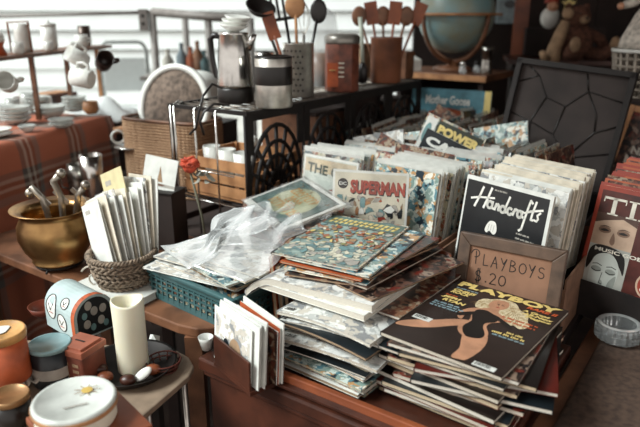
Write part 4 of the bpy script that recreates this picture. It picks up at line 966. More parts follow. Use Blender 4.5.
# ---------------------------------------------------------------- globe on cabinet
gp = G(452, 70, 1.12)
T = thing('side_cabinet', 'brown wooden cabinet with light top edge under the globe', 'cabinet', (gp.x+.0, gp.y-.02, 0), math.radians(-36))
MB().use(wood_b).box((0, 0, 1.105), (.46, .34, .028)).build('top', T, bevel=.003); MB().use(wood_l).box((0, -.172, 1.105), (.46, .006, .024)).build('edge_strip', T)
b = MB().use(dk); b.box((0, 0, .40), (.42, .30, .8)); b.box((0, .14, .95), (.42, .02, .28)); b.box((-.2, 0, .95), (.02, .3, .28)); b.box((.2, 0, .95), (.02, .3, .28)); b.build('body', T)
T = thing('globe', 'large blue-green floor globe on a wooden cradle with horizon ring', 'globe', (gp.x, gp.y-.01, 1.1195), math.radians(-57))
MB().use(mat('globe_map', '#78979a', .4, var=.2, scale=9, col2='#8a8c78')).sph((0, 0, .25), .172, 40, 28).build('ball', T)
b = MB().use(wood_l).lathe([(.178, .243), (.205, .243), (.205, .254), (.178, .254), (.178, .243)], 48, cap=False); b.build('horizon_ring', T)
for a in (0, PI/2, PI, 1.5*PI):
    MB().use(wood_b).tube([((.195*math.cos(t))*math.cos(a), (.195*math.cos(t))*math.sin(a), .245-.205*math.sin(t)) for t in [i*PI/2/10 for i in range(11)]], .010, 8).build('cradle_arm', T)
MB().use(wood_b).lathe([(.09, 0), (.095, .008), (.08, .018), (.03, .024), (.02, .045), (0, .046)], 32).build('base', T)
def oncab(a, b_): q = Matrix.Rotation(math.radians(-36), 4, 'Z') @ Vector((a, b_, 0)); return Vector((gp.x+q.x, gp.y-.02+q.y, 1.1195))
for px, py, nm_, lab in ((407, 66, 'white_carton', 'small white carton left of the globe base'), (420, 63, 'white_carton', 'pale folded carton right next to the globe base')):
    l = oncab(-.19 if px < 410 else -.135, -.09 if px < 410 else -.12); b = MB().use(white).box((0, 0, .025), (.045, .04, .05)); b.add([(-.0225, -.02, .05), (.0225, -.02, .05), (0, 0, .066), (-.0225, .02, .05), (.0225, .02, .05)], [(0, 1, 2), (1, 4, 2), (4, 3, 2), (3, 0, 2)]); tag(b.build(nm_, None, l, .3), lab, 'carton')
for px, py, lab in ((469, 62, 'round-lidded glass salt shaker right of the globe'), (484, 52, 'dark-lidded shaker farther right of the globe')):
    l = oncab(.10 if px < 475 else .14, -.12 if px < 475 else -.06); T = thing('salt_shaker', lab, 'shaker', l)
    MB().use(glass).lathe([(.014, 0), (.018, .01), (.012, .035)], 16).build('body', T); MB().use(chrome if px < 475 else black).sph((0, 0, .042), .013).build('lid', T)
l = oncab(.195, -.09); tag(MB().use(mat('dull_silver', '#cfcdc6', .3, metal=1, var=.2)).lathe([(.022, 0), (.026, .006), (.022, .03), (.020, .09), (.026, .115), (.024, .115), (.018, .01)], 20).build('silver_vase', None, l), 'dull silver vase at the right corner of the globe cabinet', 'vase')
# picture book in front of cabinet
l = Yp(447, 118, 2.44)
T = thing('picture_book', 'blue picture book with white title propped under the globe cabinet', 'book', (l.x, l.y, .765), (math.radians(-6), 0, math.radians(-30)))
b = MB(); b.X = Matrix.Rotation(PI/2, 4, 'X'); b.use(mat('print_book_blue', '#4f7f8c', .45)).slab(-.16, 0, .16, .325, -.006, .006)
b.use(paper).text('Mother Goose', -.10, .265, .18, .035, .0065, bold=.03); b.use(orange).blob([(-.10, .10), (-.12, .20), (-.03, .25), (.08, .23), (.12, .14), (.06, .05)], .0064)
b.use(black); b.ell(-.05, .19, .03, .03, .0068); b.ell(.04, .185, .035, .03, .0068); b.use(skin).ell(-.05, .19, .02, .022, .007); b.ell(.04, .185, .025, .022, .007); b.use(yellow).rect(.135, 0, .16, .325, .0066)
b.build('cover', T)
tag(upright('picture_book', .17, .25, .008, artB, wood_l, pages, ), 'brown storybook leaning before the blue picture book', 'book')
o = bpy.data.objects[-1] if False else [x for x in bpy.data.objects if x.get('label') == 'brown storybook leaning before the blue picture book'][0]; C.objects.link(o); l2 = Yp(425, 120, 2.25); o.location = (l2.x, l2.y, .80); o.rotation_euler = (-.2, .45, math.radians(-30))

# ---------------------------------------------------------------- right background
T = thing('dark_cabinet', 'dark wooden cabinet along the back behind the open case', 'cabinet', (1.56, 2.98, 0), math.radians(-12))
MB().use(dk).box((0, 0, .575), (1.3, .34, 1.15)).build('body', T, bevel=.003)
MB().use(wood_r).box((0, -.01, 1.16), (1.34, .38, .022)).build('top', T, bevel=.002)
MB().use(dk).box((-.40, .10, 1.24), (.36, .12, .13)).build('riser', T)
MB().use(wood_o).box((-.60, .16, 1.55), (.07, .03, .76)).build('upright', T)
# pale box
l = Yp(502, 10, 3.05); b = MB().use(mat('pale_blue_card', '#9fb0b5', .6, var=.15)).box((0, 0, 0), (.13, .03, .20)); b.use(navy).at((0, -.016, .0), (PI/2, 0, 0)).ell(0, 0, .03, .022, .001)
tag(b.build('hanging_card', None, (Yp(508, 10, 3.59).x, 3.578, 1.42)), 'pale blue-grey card with a dark shape behind the globe', 'card')
# santa ornament
l = Yp(549, 27, 3.02)
T = thing('santa_ornament', 'small ornament with red cap and white beard holding a yellow star', 'ornament', (l.x, l.y, 1.236+.066), 0)
MB().use(white).sph((0, 0, .05), (.045, .035, .05)).build('body', T); MB().use(skin).sph((0, -.02, .10), (.026, .022, .024)).build('face', T)
MB().use(red).lathe([(.032, .115), (.026, .14), (.008, .18), (0, .185)], 18).build('cap', T)
b = MB().use(yellow); b.at((.07, -.02, .11), (PI/2, 0, 0)); b.prism([((.035 if i % 2 == 0 else .016)*math.cos(PI*i/5+.3), (.035 if i % 2 == 0 else .016)*math.sin(PI*i/5+.3)) for i in range(10)], 0, .01); b.build('star', T)
# plush bear
l = Yp(585, 60, 2.75); plush = mat('brown_plush', '#5f3d2e', .95, var=.25, scale=80, bump=.6)
T = thing('plush_bear', 'brown plush bear slumped on the dark cabinet with tan foot raised', 'plush toy', (l.x, l.y+.12, 1.1715), math.radians(15))
MB().use(plush).sph((0, 0, .08), (.075, .06, .085), 20, 14).build('body', T); MB().use(plush).sph((-.02, -.02, .185), (.055, .05, .05), 20, 14).build('head', T)
for s_ in (-1, 1):
    MB().use(plush).sph((-.02+s_*.045, -.01, .225), (.018, .01, .018)).build('ear', T); MB().use(plush).tube([(s_*.05, 0, .12), (s_*.10, -.03, .09), (s_*.115, -.05, .05)], [.025, .024, .022], 10).build('arm', T)
for s_, h_ in ((-1, .03), (1, .03)):
    b = MB().use(plush).tube([(s_*.04, -.02, .032), (s_*.09, -.08, h_), (s_*.10, -.12, h_+.03)], [.03, .028, .026], 10); b.use(tanp).sph((s_*.10, -.13, h_+.045), (.026, .012, .032)); b.build('leg', T)
b = MB().use(tanp).sph((-.02, -.065, .175), (.024, .018, .018)); b.use(black).sph((-.02, -.083, .182), .006); b.sph((-.04, -.06, .20), .005); b.sph((0, -.06, .20), .005); b.build('muzzle', T)
l = Yp(566, 62, 2.62)
T = thing('brown_figurine', 'tan seated figurine left of the plush bear', 'figurine', (l.x, l.y+.17, 1.1715), -.2)
b = MB().use(tanp).tube([(0, 0, .0), (.01, 0, .06), (.03, .0, .13), (.04, -.01, .17)], [.035, .03, .025, .018], 12); b.sph((.045, -.01, .20), .024); b.tube([(-.02, -.02, .01), (-.04, -.05, .02), (-.05, -.06, .045)], [.018, .015, .013], 8); b.build('body', T)
# white perforated basket with doll
wk = mat('grey_white_plastic', '#9b9184', .5, var=.15)
T = thing('laundry_basket', 'off-white perforated basket at the right edge below the doll', 'basket', (Yp(646, 88, 2.2).x, 2.2, 1.10), -.5)
b = MB().use(wk)
R0, R1, H = .10, .12, .15
for k in range(26):
    a = 2*PI*k/26; b.tube([(R0*math.cos(a), R0*math.sin(a), 0), (R1*math.cos(a), R1*math.sin(a), H)], .006, 5)
for q in range(7): r = R0+(R1-R0)*q/6; b.tube([(r*math.cos(2*PI*i/32), r*math.sin(2*PI*i/32), H*q/6) for i in range(32)], .005, 5, True)
b.lathe([(R0, 0), (R0, .004), (0, .004)], 28); b.build('body', T)
MB().use(white).lathe([(R1-.006, 0), (R1+.008, .002), (R1+.008, .012), (R1-.006, .012), (R1-.006, 0)], 32, (0, 0, H-.006), cap=False).build('rim', T)
bx_ = (Yp(646, 88, 2.2).x, 2.2)
T2 = thing('corner_stand', 'dark stand beneath the off-white perforated basket', 'stand', (bx_[0], bx_[1], .7605), -.5)
MB().use(dk).box((0, 0, .167), (.24, .24, .334)).build('body', T2, bevel=.004)
T = thing('cloth_doll', 'cloth doll in a white lace dress with arms out at the top right', 'doll', (bx_[0]-.01, bx_[1], 1.257), -.4)
lace = mat('white_lace', '#c9c1b6', .9, var=.18, scale=70, bump=.6)
MB().use(lace).lathe([(.10, 0), (.095, .03), (.06, .11), (.035, .15), (.03, .19), (.012, .205)], 28).build('dress', T)
MB().use(skin).sph((0, -.01, .235), .03).build('head', T); MB().use(plush).sph((0, .004, .245), (.035, .033, .033)).build('hair', T)
for s_ in (-1, 1): MB().use(lace).tube([(s_*.03, 0, .18), (s_*.07, -.02, .15), (s_*.10, -.03, .14)], [.018, .016, .013], 8).build('sleeve', T); MB().use(skin).sph((s_*.108, -.032, .138), .012).build('hand', T)
MB().use(red).tube([(-.012, -.032, .19), (-.02, -.045, .15), (-.012, -.06, .11)], .004, 6).build('ribbon', T)
# framed mystery book
l = Yp(630, 150, 1.95)
T = thing('framed_book', 'wood-framed dark book cover with white block letters at the right edge', 'picture', (l.x+.03, l.y, .762), (math.radians(-12), math.radians(10), math.radians(-35)))
b = MB(); b.X = Matrix.Rotation(PI/2, 4, 'X'); b.use(artD).slab(-.10, .02, .10, .30, -.003, .003); b.use(cloud).text('NEW', -.06, .17, .08, .025, .0045, bold=.04); b.text('MYSTERY', -.07, .135, .14, .028, .0045, bold=.04); b.use(tanp).ell(0, .07, .06, .03, .004); b.build('cover', T)
b = MB().use(wood_l); b.X = Matrix.Rotation(PI/2, 4, 'X')
for q in ((-.115, 0, -.095, .32), (.095, 0, .115, .32), (-.095, 0, .095, .02), (-.095, .30, .095, .32)): b.slab(*q, -.008, .008)
b.build('frame', T, bevel=.002)

# ---------------------------------------------------------------- left: small items on low table
SZ = .7305
# candle in pan
pc_ = G(132, 374, SZ)
T = thing('metal_pan', 'dark round metal pan under the pillar candle', 'pan', pc_+Vector((-.003, .012, 0)))
MB().use(blackm).lathe([(.062, 0), (.068, .003), (.081, .018), (.084, .020), (.079, .018), (.066, .005), (0, .004)], 36).build('body', T)
cn_ = pc_+Vector((.0, .014, .0045))
wax = mat('ivory_wax', '#e2ddc6', .45, var=.03, scale=8); wax.node_tree.nodes['Principled BSDF'].inputs['Subsurface Weight'].default_value = .25; wax.node_tree.nodes['Principled BSDF'].inputs['Subsurface Radius'].default_value = (.02, .012, .006)
T = thing('pillar_candle', 'tall ivory pillar candle with sunken top standing in the dark pan', 'candle', cn_)
b = MB().use(wax); vs = []; n = 36; pf = [(.0285, 0), (.029, .02), (.0285, .09), (.0295, .137), (.0285, .142), (.0255, .139), (.022, .127), (.012, .117), (0, .116)]
for i in range(n):
    a = 2*PI*i/n
    for q, (r, z) in enumerate(pf): vs.append((r*math.cos(a), r*math.sin(a), z+(.003*math.sin(2*a+1) if q in (3, 4, 5) else 0)))
k = len(pf); b.add(vs, [(i*k+j, ((i+1) % n)*k+j, ((i+1) % n)*k+j+1, i*k+j+1) for i in range(n) for j in range(k-1)], True); wx_ = b.build('wax', T); MB().use(black).tube([(0, 0, .113), (.001, 0, .126)], .0012).build('wick', wx_)
for i, (dx, dy, m, nm_, lab) in enumerate(((.034, -.044, white, 'white_shell', 'flat white shell resting on the dark pan edge by the candle'), (.046, -.022, wood_o, 'brown_pebble', 'reddish pebble at the right inside the candle pan'), (-.052, -.020, wood_r, 'brown_pebble', 'dark red pebble left of the candle in its pan'), (-.034, -.046, wood_o, 'brown_pebble', 'copper-coloured pebble front left in the candle pan'), (.010, -.056, wood_r, 'brown_pebble', 'dark pebble front centre in the candle pan'))):
    b = MB().use(m)
    if nm_ == 'white_shell': b.at((0, 0, .014), (.5, -.5, .5)).sph((0, 0, 0), (.018, .010, .005))
    else: b.sph((0, 0, .010), (.015, .012, .010))
    tag(b.build(nm_, None, pc_+Vector((dx-.003, dy+.012, .006))), lab, 'shell' if nm_ == 'white_shell' else 'pebble')
l = G(163, 372, SZ)
T = thing('wire_tray', 'small dark red wire dish right of the candle pan', 'dish', l+Vector((0, .01, 0)))
b = MB().use(mat('dark_red_wire', '#5c2c22', .4))
for zq, r in ((.002, .024), (.012, .029), (.02, .032)): b.tube([(r*math.cos(2*PI*i/28), r*math.sin(2*PI*i/28), zq) for i in range(28)], .0016, 5, True)
for k in range(12): a = 2*PI*k/12; b.tube([(0, 0, .002), (.024*math.cos(a), .024*math.sin(a), .002), (.032*math.cos(a), .032*math.sin(a), .02)], .0013, 5)
b.build('wires', T)
l = G(154, 345, SZ); tag(MB().use(white).add([(-.012, -.01, 0), (.013, -.008, .002), (.01, .012, .014), (-.009, .011, .018), (0, 0, .024)], [(0, 1, 4), (1, 2, 4), (2, 3, 4), (3, 0, 4), (0, 3, 2, 1)]).build('crumpled_paper', None, l), 'scrap of crumpled white paper right of the candle', 'paper scrap')
# domed tin with drawings
dp = G(78, 330, SZ)
T = thing('domed_tin', 'pale blue dome-topped tin chest with oval drawings and orange edging', 'tin', dp+Vector((0, .02, 0)), math.radians(-40))
pb_ = mat('pale_blue_tin', '#b4c6c6', .35, var=.1, scale=12)
R, LN, HB = .045, .12, .045
prof = [(-R, 0), (R, 0), (R, HB)]+[(R*math.cos(t), HB+R*math.sin(t)) for t in [PI*i/16 for i in range(1, 16)]]+[(-R, HB)]
b = MB().use(pb_); b.X = Matrix.Rotation(PI/2, 4, 'Z') @ Matrix.Rotation(PI/2, 4, 'X'); b.prism(prof, -LN/2, LN/2); b.build('body', T)
b = MB().use(navy); b.X = Matrix.Rotation(PI/2, 4, 'Z') @ Matrix.Rotation(PI/2, 4, 'X'); b.poly([(x*.86, z*.9+.004) for x, z in prof], LN/2+.0008)
b.use(greyp)
for x, z in ((-.018, .03), (.014, .03), (0, .055), (-.012, .07), (.02, .055)): b.ell(x, z, .008, .010, LN/2+.0012); 
b.use(teal)
for x, z in ((-.005, .02), (.024, .02), (-.022, .05)): b.ell(x, z, .006, .008, LN/2+.0014)
b.build('end_panel', T)
b = MB().use(orange); b.X = Matrix.Rotation(PI/2, 4, 'Z') @ Matrix.Rotation(PI/2, 4, 'X')
pr2 = prof[1:]
for (x, z), (x2, z2) in zip(pr2, pr2[1:]+[prof[0]]): b.add([(x*1.015, z*1.01, LN/2-.012), (x2*1.015, z2*1.01, LN/2-.012), (x2*1.015, z2*1.01, LN/2+.001), (x*1.015, z*1.01, LN/2+.001)], [(0, 1, 2, 3)])
for (x, z) in pr2[1:-1:2]: b.use(tanp).add([(x*1.02, z*1.016, LN/2-.009), (x*1.02+.004, z*1.016-.002, LN/2-.006), (x*1.02, z*1.016, LN/2-.003), (x*1.02-.004, z*1.016+.002, LN/2-.006)], [(0, 1, 2, 3)])
b.build('edging', T)
# drawings on curved side (front side is -y)
b = MB().use(black)
def onside(s, x):   # s arc length up the side
    if s < HB: return (x, -R-.0006, s)
    a = (s-HB)/R; return (x, -(R+.0006)*math.cos(a), HB+(R+.0006)*math.sin(a))
for (cx, cy, rx, ry) in ((-.032, .052, .019, .027), (.010, .028, .018, .019), (.016, .072, .013, .012)):
    b.use(paper); n = 16; cvs = [onside(cy+ry*math.sin(2*PI*i/n), cx+rx*math.cos(2*PI*i/n)) for i in range(n)]; b.add(cvs+[tuple(Vector(onside(cy, cx))+Vector((0, -.0004, .0002)))], [(i, (i+1) % n, n) for i in range(n)])
    b.use(black).tube([Vector(q)+Vector((0, -.0004, .0003)) for q in cvs], .0009, 4, True)
    b.tube([Vector(onside(cy+dy, cx+dx))+Vector((0, -.0006, .0004)) for dx, dy in ((-rx*.5, ry*.2), (-rx*.1, -ry*.3), (rx*.4, ry*.3))], .0009, 4)
    b.use(red).tube([Vector(onside(cy-ry*.5, cx+dx))+Vector((0, -.0006, .0004)) for dx in (-rx*.4, rx*.4)], .0009, 4)
b.build('drawings', T)
# orange tin, dark tin etc.
def round_tin(name, label, px, py, z, r, h, m, lm, band=None, lid_h=.012, sx=1, top=None, cat='tin'):
    l = G(px, py, z); T = thing(name, label, cat, l, .3)
    MB().use(m).lathe([(r*.97, 0), (r, .003), (r, h-lid_h)], 40, sx=sx).build('body', T)
    MB().use(lm).lathe([(r*1.03, h-lid_h), (r*1.04, h-.003), (r*1.0, h), (r*.93, h), (r*.90, h-.002), (0, h-.001)], 40, sx=sx).build('lid', T)
    if band: MB().use(band).lathe([(r*1.005, h*.25), (r*1.008, h*.26), (r*1.008, h*.5), (r*1.005, h*.51)], 40, sx=sx, cap=False).build('band', T)
    if top: b = MB(); top(b, r, h); b.build('lid_print', T)
    return T
def top_flower(b, r, h):
    z = h+.0004
    b.use(mat('flower_yellow', '#d3b35e', .5)); b.ell(r*.30, r*.25, .008, .008, z+.0003)
    b.use(tanp)
    for k in range(9): a = 2*PI*k/9; b.stroke([(r*.3+.006*math.cos(a), r*.25+.006*math.sin(a)), (r*.3+.018*math.cos(a), r*.25+.014*math.sin(a))], .0015, z)
def top_cream(b, r, h):
    b.use(white).blob([(r*.5*math.cos(2*PI*k/7)*(1 if k % 2 else .6), r*.4*math.sin(2*PI*k/7)) for k in range(7)], h+.0006)
wbx = G(100, 436, SZ)
T = thing('wooden_box', 'orange-brown wooden box under the white round tin', 'box', wbx+Vector((.0, 0, 0)), math.radians(-48))
MB().use(wood_o).box((0, 0, .034), (.135, .125, .068)).build('body', T, bevel=.002); MB().use(wood_o).box((0, 0, .075), (.14, .13, .012)).build('lid', T, bevel=.002)
wt = round_tin('round_tin', 'large round white tin with a yellow flower on its lid', 77, 419, .812, .056, .036, cream, mat('white_tin_lid', '#cfd3cd', .3, var=.12, scale=18), top=top_flower)
MB().use(greyp).stroke([(-.012, -.024), (.018, -.020)], .003, .0366).build('lid_lettering', wt)
MB().use(wood_l).lathe([(.0588, 0), (.0598, .001), (.0598, .006), (.0588, .007)], 40, (0, 0, .024), cap=False).build('gold_band', wt)
wbx2 = G(77, 419, .812)
# move box under the tin
T.location = (wbx2.x+.018, wbx2.y-.004, SZ)
ot = round_tin('round_tin', 'orange tin with a cream-topped lid at the left edge', 9, 377, SZ+.032, .038, .092, orange, mat('ochre_lid', '#c8965a', .4, var=.15), lid_h=.014, top=top_cream)
bt = round_tin('round_tin', 'dark tin beneath the orange tin at the left edge', 9, 377, SZ, .041, .0315, dark, blackm, lid_h=.006)
round_tin('round_tin', 'small black jar with a gold lid at the lower left corner', 14, 421, SZ, .030, .052, black, mat('gold_lid', '#a9835a', .35, metal=.5), lid_h=.010)
round_tin('glass_jar', 'dark patterned jar with a flat teal lid behind the brown square tin', 55, 380, SZ, .036, .078, navy, mat('teal_lid', '#7f9da0', .3, var=.1), band=greyp, lid_h=.008)
l = G(83, 380, SZ)
T = thing('square_tin', 'square red-brown tin with raised lid behind the large white tin', 'tin', l+Vector((0, .01, 0)), math.radians(-24))
sq = mat('brown_red_tin', '#7a4030', .45, var=.2, scale=25)
MB().use(sq).box((0, 0, .030), (.058, .058, .060)).build('body', T, bevel=.004); b = MB().use(mat('terracotta_lid', '#96553f', .45, var=.1)).box((0, 0, .065), (.062, .062, .012)); b.box((0, 0, .073), (.05, .05, .005)); b.use(dark).box((0, 0, .0757), (.022, .004, .001)); b.build('lid', T, bevel=.003)
b = MB().use(tanp)
for s_ in (-1, 1):
    for k in range(3): b.box((s_*.012, -.0295, .018+.012*k), (.014, .0008, .006)); b.box((-.0295, s_*.012, .018+.012*k), (.0008, .014, .006))
b.build('side_print', T)
l = G(199, 352, .757); tag(MB().use(white).lathe([(.009, 0), (.013, .018), (.015, .026), (.014, .026), (.008, .003)], 20).build('white_cup', None, l+Vector((.012, .012, .0))), 'small white cup behind the letter holder on the chest corner', 'cup')
# lace rag
l = G(33, 376, SZ); r_ = random.Random(4); b = MB().use(lace); vs = []; n = 14
for j in range(n+1):
    for i in range(n+1): a, c_ = i/n-.5, j/n-.5; vs.append((a*.045+.004*math.sin(c_*20), c_*.11, .006+.014*abs(math.sin(a*9+c_*7))+.008*abs(math.sin(c_*14+a*5))))
b.add(vs, [(j*(n+1)+i, j*(n+1)+i+1, (j+1)*(n+1)+i+1, (j+1)*(n+1)+i) for j in range(n) for i in range(n)], True)
o = tag(b.build('lace_rag', None, l+Vector((0, .0, 0)), .2), 'crumpled white lace cloth between the tins at lower left', 'cloth'); o.modifiers.new('t', 'SOLIDIFY').thickness = .002
l = G(42, 322, SZ); tag(MB().use(mat('brick_red_glaze', '#6e3526', .3)).lathe([(.016, 0), (.028, .012), (.034, .026), (.032, .026), (.024, .012), (0, .006)], 24).build('small_bowl', None, l+Vector((-.005, .03, 0))), 'small brick-red bowl behind the domed tin', 'bowl')

# ---------------------------------------------------------------- left table: brass pot, letters, cards
TZ = .7605
bp_ = G(60, 262, TZ+.008); bp_.z = TZ
T = thing('pot_stand', 'low dark stand beneath the brass pot', 'stand', bp_)
MB().use(blackm).tube([(.055*math.cos(2*PI*i/24), .055*math.sin(2*PI*i/24), .010) for i in range(24)], .004, 6, True).build('ring', T)
for k in range(3): a = 2*PI*k/3+.4; MB().use(blackm).tube([(.055*math.cos(a), .055*math.sin(a), .010), (.066*math.cos(a), .066*math.sin(a), .0032)], .003, 6).build('leg', T)
brass = mat('aged_brass', '#caa36c', .34, metal=1, var=.25, scale=9, col2='#7a5a3c')
T = thing('brass_pot', 'round-bellied brass pot with a flared rim on the left', 'pot', bp_+Vector((0, 0, .0142)))
MB().use(brass).lathe([(.045, .0), (.062, .002), (.064, .006), (.060, .010), (.078, .035), (.090, .068), (.088, .098), (.078, .118), (.076, .128), (.098, .139), (.099, .142), (.075, .134), (.070, .122), (.082, .095), (.084, .068), (.060, .020), (0, .012)], 56).build('body', T)
for i, (dx, dy, pts, lab) in enumerate(((-.01, .02, [(0, 0, 0), (-.02, 0, .12), (-.045, 0, .15), (-.05, 0, .135)], 'pale curved tap leaning left in the brass pot'), (.02, .0, [(0, 0, 0), (.005, 0, .13), (-.01, 0, .17), (.012, 0, .19)], 'pale grey tap standing up in the brass pot'), (.03, .02, [(0, 0, 0), (.03, 0, .13), (.05, 0, .155)], 'short pale spout leaning right in the brass pot'))):
    b = MB().use(mat('pewter', '#a8a196', .3, metal=.8, var=.15)).tube(pts, [.006, .009, .008, .010][:len(pts)], 8); b.sph(pts[-1], .012); b.at((pts[1][0], 0, pts[1][2]), (0, .8, 0)).box((0, 0, 0), (.045, .006, .010))
    tag(b.build('tap', None, bp_+Vector((dx, dy, .05))), lab, 'tap')
# wicker basket + letters
wk2 = mat('grey_wicker', '#8c7a68', .8, var=.3, scale=120, bump=.5)
wp = G(120, 297, TZ)+Vector((0, .04, 0))
T = thing('book', 'white hardback book under the wicker letter basket', 'book', wp+Vector((-.01, -.015, 0)), math.radians(-30)); MB().use(paper).box((0, 0, .008), (.19, .15, .012)).build('pages', T); MB().use(white).box((0, 0, .0155), (.195, .155, .003)).build('cover', T); MB().use(white).box((0, 0, .001), (.195, .155, .002)).build('cover', T)
wz = TZ+.0175
T = thing('wicker_basket', 'small grey-brown braided wicker basket full of letters', 'basket', (wp.x, wp.y, wz))
b = MB().use(wk2)
for q in range(8):
    zq = .006+.0085*q; r = .052+.018*(q/7)**.7
    for ph in (0, PI): b.tube([((r+.004*math.sin(14*2*PI*i/112+ph+q*PI/2))*math.cos(2*PI*i/112), (r+.004*math.sin(14*2*PI*i/112+ph+q*PI/2))*math.sin(2*PI*i/112), zq+.003*math.cos(14*2*PI*i/112+ph)) for i in range(112)], .0034, 5, True)
b.lathe([(.05, 0), (.05, .004), (0, .004)], 24); b.build('weave', T)
b = MB().use(wk2)
for ph in (0, 2.1, 4.2): b.tube([((.073+.0035*math.cos(20*2*PI*i/160+ph))*math.cos(2*PI*i/160), (.073+.0035*math.cos(20*2*PI*i/160+ph))*math.sin(2*PI*i/160), .075+.0035*math.sin(20*2*PI*i/160+ph)) for i in range(160)], .0035, 5, True)
b.build('rim', T)
man = mat('manila', '#cfc49a', .8, var=.06)
lets = [(-24, .085, .175, paper), (-27, .09, .165, paper), (-22, .10, .18, cream), (-25, .085, .185, paper), (-20, .10, .175, paper), (-21, .09, .19, artP), (-17, .10, .175, paper), (-15, .095, .19, cream), (-14, .10, .18, paper), (-22, .10, .235, man), (-11, .095, .19, paper), (-9, .10, .20, paper), (-7, .09, .21, artP), (-4, .09, .215, cream), (0, .085, .21, paper)]
ords = ['first', 'second', 'third', 'fourth', 'fifth', 'sixth', 'seventh', 'eighth', 'ninth', 'tenth', 'eleventh', 'twelfth', 'thirteenth', 'fourteenth', 'rearmost']
for i, (tl, w_, h_, m) in enumerate(lets):
    q = -.052+.0074*i; b = MB().use(m).box((0, 0, h_/2), (w_*.95, .0018, h_*1.02)); b.use(greyp).box((-w_*.2, -.0011, h_*.9), (w_*.25, .0004, h_*.05))
    if i == 6: b.use(red).box((.02, -.0011, h_*.75), (.012, .0005, .015))
    if i == 7: b.use(tanp).box((.0, -.0011, h_*.6), (.05, .0005, .04))
    tag(b.build('letter', None, (wp.x+.64*q+.012, wp.y+.77*q, wz+.0065+.02), (math.radians(-5), math.radians(tl), math.radians(-40+(i*5) % 4))), 'manila envelope rising tallest from the wicker letter basket' if m is man else 'letter in the wicker basket, %s from the front' % ords[i], 'letter', None if m is man else 'letters in the wicker basket')
# sailboat card
l = Yp(159, 205, 1.60)
b = MB(); b.X = Matrix.Rotation(PI/2, 4, 'X'); b.use(paper).slab(-.05, 0, .05, .085, -.001, .001); b.use(tanp).poly([(-.005, .02), (.012, .02), (.0, .062)], .0015); b.use(greyp).rect(-.05, .008, .05, .016, .0015); b.use(brownp).poly([(-.015, .015), (.02, .015), (.014, .010), (-.01, .010)], .0018)
tag(b.build('postcard', None, (l.x, l.y, .925), (math.radians(-12), .12, math.radians(-20))), 'white postcard with a tan sailboat behind the letters', 'postcard')
# holder block beneath the postcard
b = MB().use(dk).box((0, 0, .08), (.12, .07, .16)); b.use(blackm).box((0, 0, .161), (.126, .076, .004)); tag(b.build('small_box', None, (l.x, l.y+.012, TZ), math.radians(-20)), 'small dark box under the sailboat postcard', 'box')
# wrought scroll
l = G(97, 298, TZ)+Vector((-.005, .03, .0))
T = thing('scroll_stand', 'pale wrought-iron plate stand with spiral scroll below the basket', 'stand', l, math.radians(-15))
sc_ = mat('pale_painted_iron', '#b7afa2', .4, var=.1)
b = MB().use(sc_); b.tube([((.005+.0030*t)*math.cos(t*.8)-.005, 0, .034+(.004+.0026*t)*math.sin(t*.8)) for t in [i*.25 for i in range(46)] if .028+(.005+.0026*t)*math.sin(t*.8) > .001], .0022, 6); b.build('spiral', T)
b = MB().use(sc_); b.tube([(.02, 0, .05), (.035, 0, .045), (.045, .0, .03), (.042, 0, .002)], .0022, 6); b.tube([(-.03, 0, .003), (.045, 0, .003)], .0022, 6); b.tube([(0, 0, .003), (0, .04, .003)], .0022, 6); b.build('foot', T)
# silver things on bench
BZ = .7605
for px, py, r, h, nm_, lab in ((101, 187, .038, .16, 'silver_tumbler', 'plain tall silver tumbler in front of the plaid cloth'), (84, 184, .034, .115, 'silver_mug', 'embossed silver mug left of the tall tumbler'), (125, 186, .030, .150, 'silver_goblet', 'silver stand with a flat tray top right of the tall tumbler')):
    l = G(px, py, BZ); l = Vector(((px-320)/622*2.186, 2.1, BZ)); l.y += {'silver_tumbler': -.06, 'silver_mug': .0, 'silver_goblet': .10}[nm_]; l.x += {'silver_tumbler': .0, 'silver_mug': -.015, 'silver_goblet': .01}[nm_]; T = thing(nm_, lab, 'cup', l, .5)
    if nm_ == 'silver_tumbler': MB().use(chrome).lathe([(r*.85, 0), (r*.88, .004), (r*.9, h*.5), (r, h), (r*.94, h), (r*.8, .01), (0, .008)], 32).build('body', T)
    elif nm_ == 'silver_mug':
        MB().use(mat('embossed_silver', '#a9a7a0', .3, metal=1, var=.5, scale=40, bump=1)).lathe([(r*.9, 0), (r, .006), (r*.92, h*.3), (r, h*.6), (r*.95, h), (r*.88, h), (r*.8, .01), (0, .008)], 24).build('body', T)
        MB().use(chrome).tube([(-r*.9, 0, h*.8), (-r*1.6, 0, h*.75), (-r*1.6, 0, h*.35), (-r*.9, 0, h*.25)], .004, 8).build('handle', T)
    else:
        MB().use(chrome).lathe([(r, 0), (r*.9, .008), (r*.35, .02), (r*.3, h*.6), (r*.8, h*.75), (r*.7, h*.95), (0, h)], 24).build('stem', T)
        MB().use(chrome).lathe([(0, h), (.05, h+.002), (.062, h+.008), (.06, h+.010), (0, h+.004)], 32).build('tray_top', T)
        b = MB().use(white); b.tube([(-.045+.022*math.cos(2*PI*i/24), 0, h+.045+.022*math.sin(2*PI*i/24)) for i in range(24)], .004, 8, True); b.tube([(-.03, 0, h+.03), (0, 0, h+.012)], .005, 8); b.build('ring_handle', T)
l = Vector((-.725, 2.33, BZ)); T = thing('wooden_mallet', 'tan wooden mallet with round red-brown head above the silver cups', 'mallet', l, .2)
MB().use(wood_l).tube([(-.05, 0, .19), (.0, 0, .20), (.06, 0, .205)], [.014, .012, .016], 10).build('handle', T); MB().use(red).sph((.09, 0, .21), (.03, .026, .026)).build('head', T); MB().use(dark).lathe([(.05, 0), (.05, .006), (.012, .02), (.010, .185), (0, .19)], 16).build('post', T)
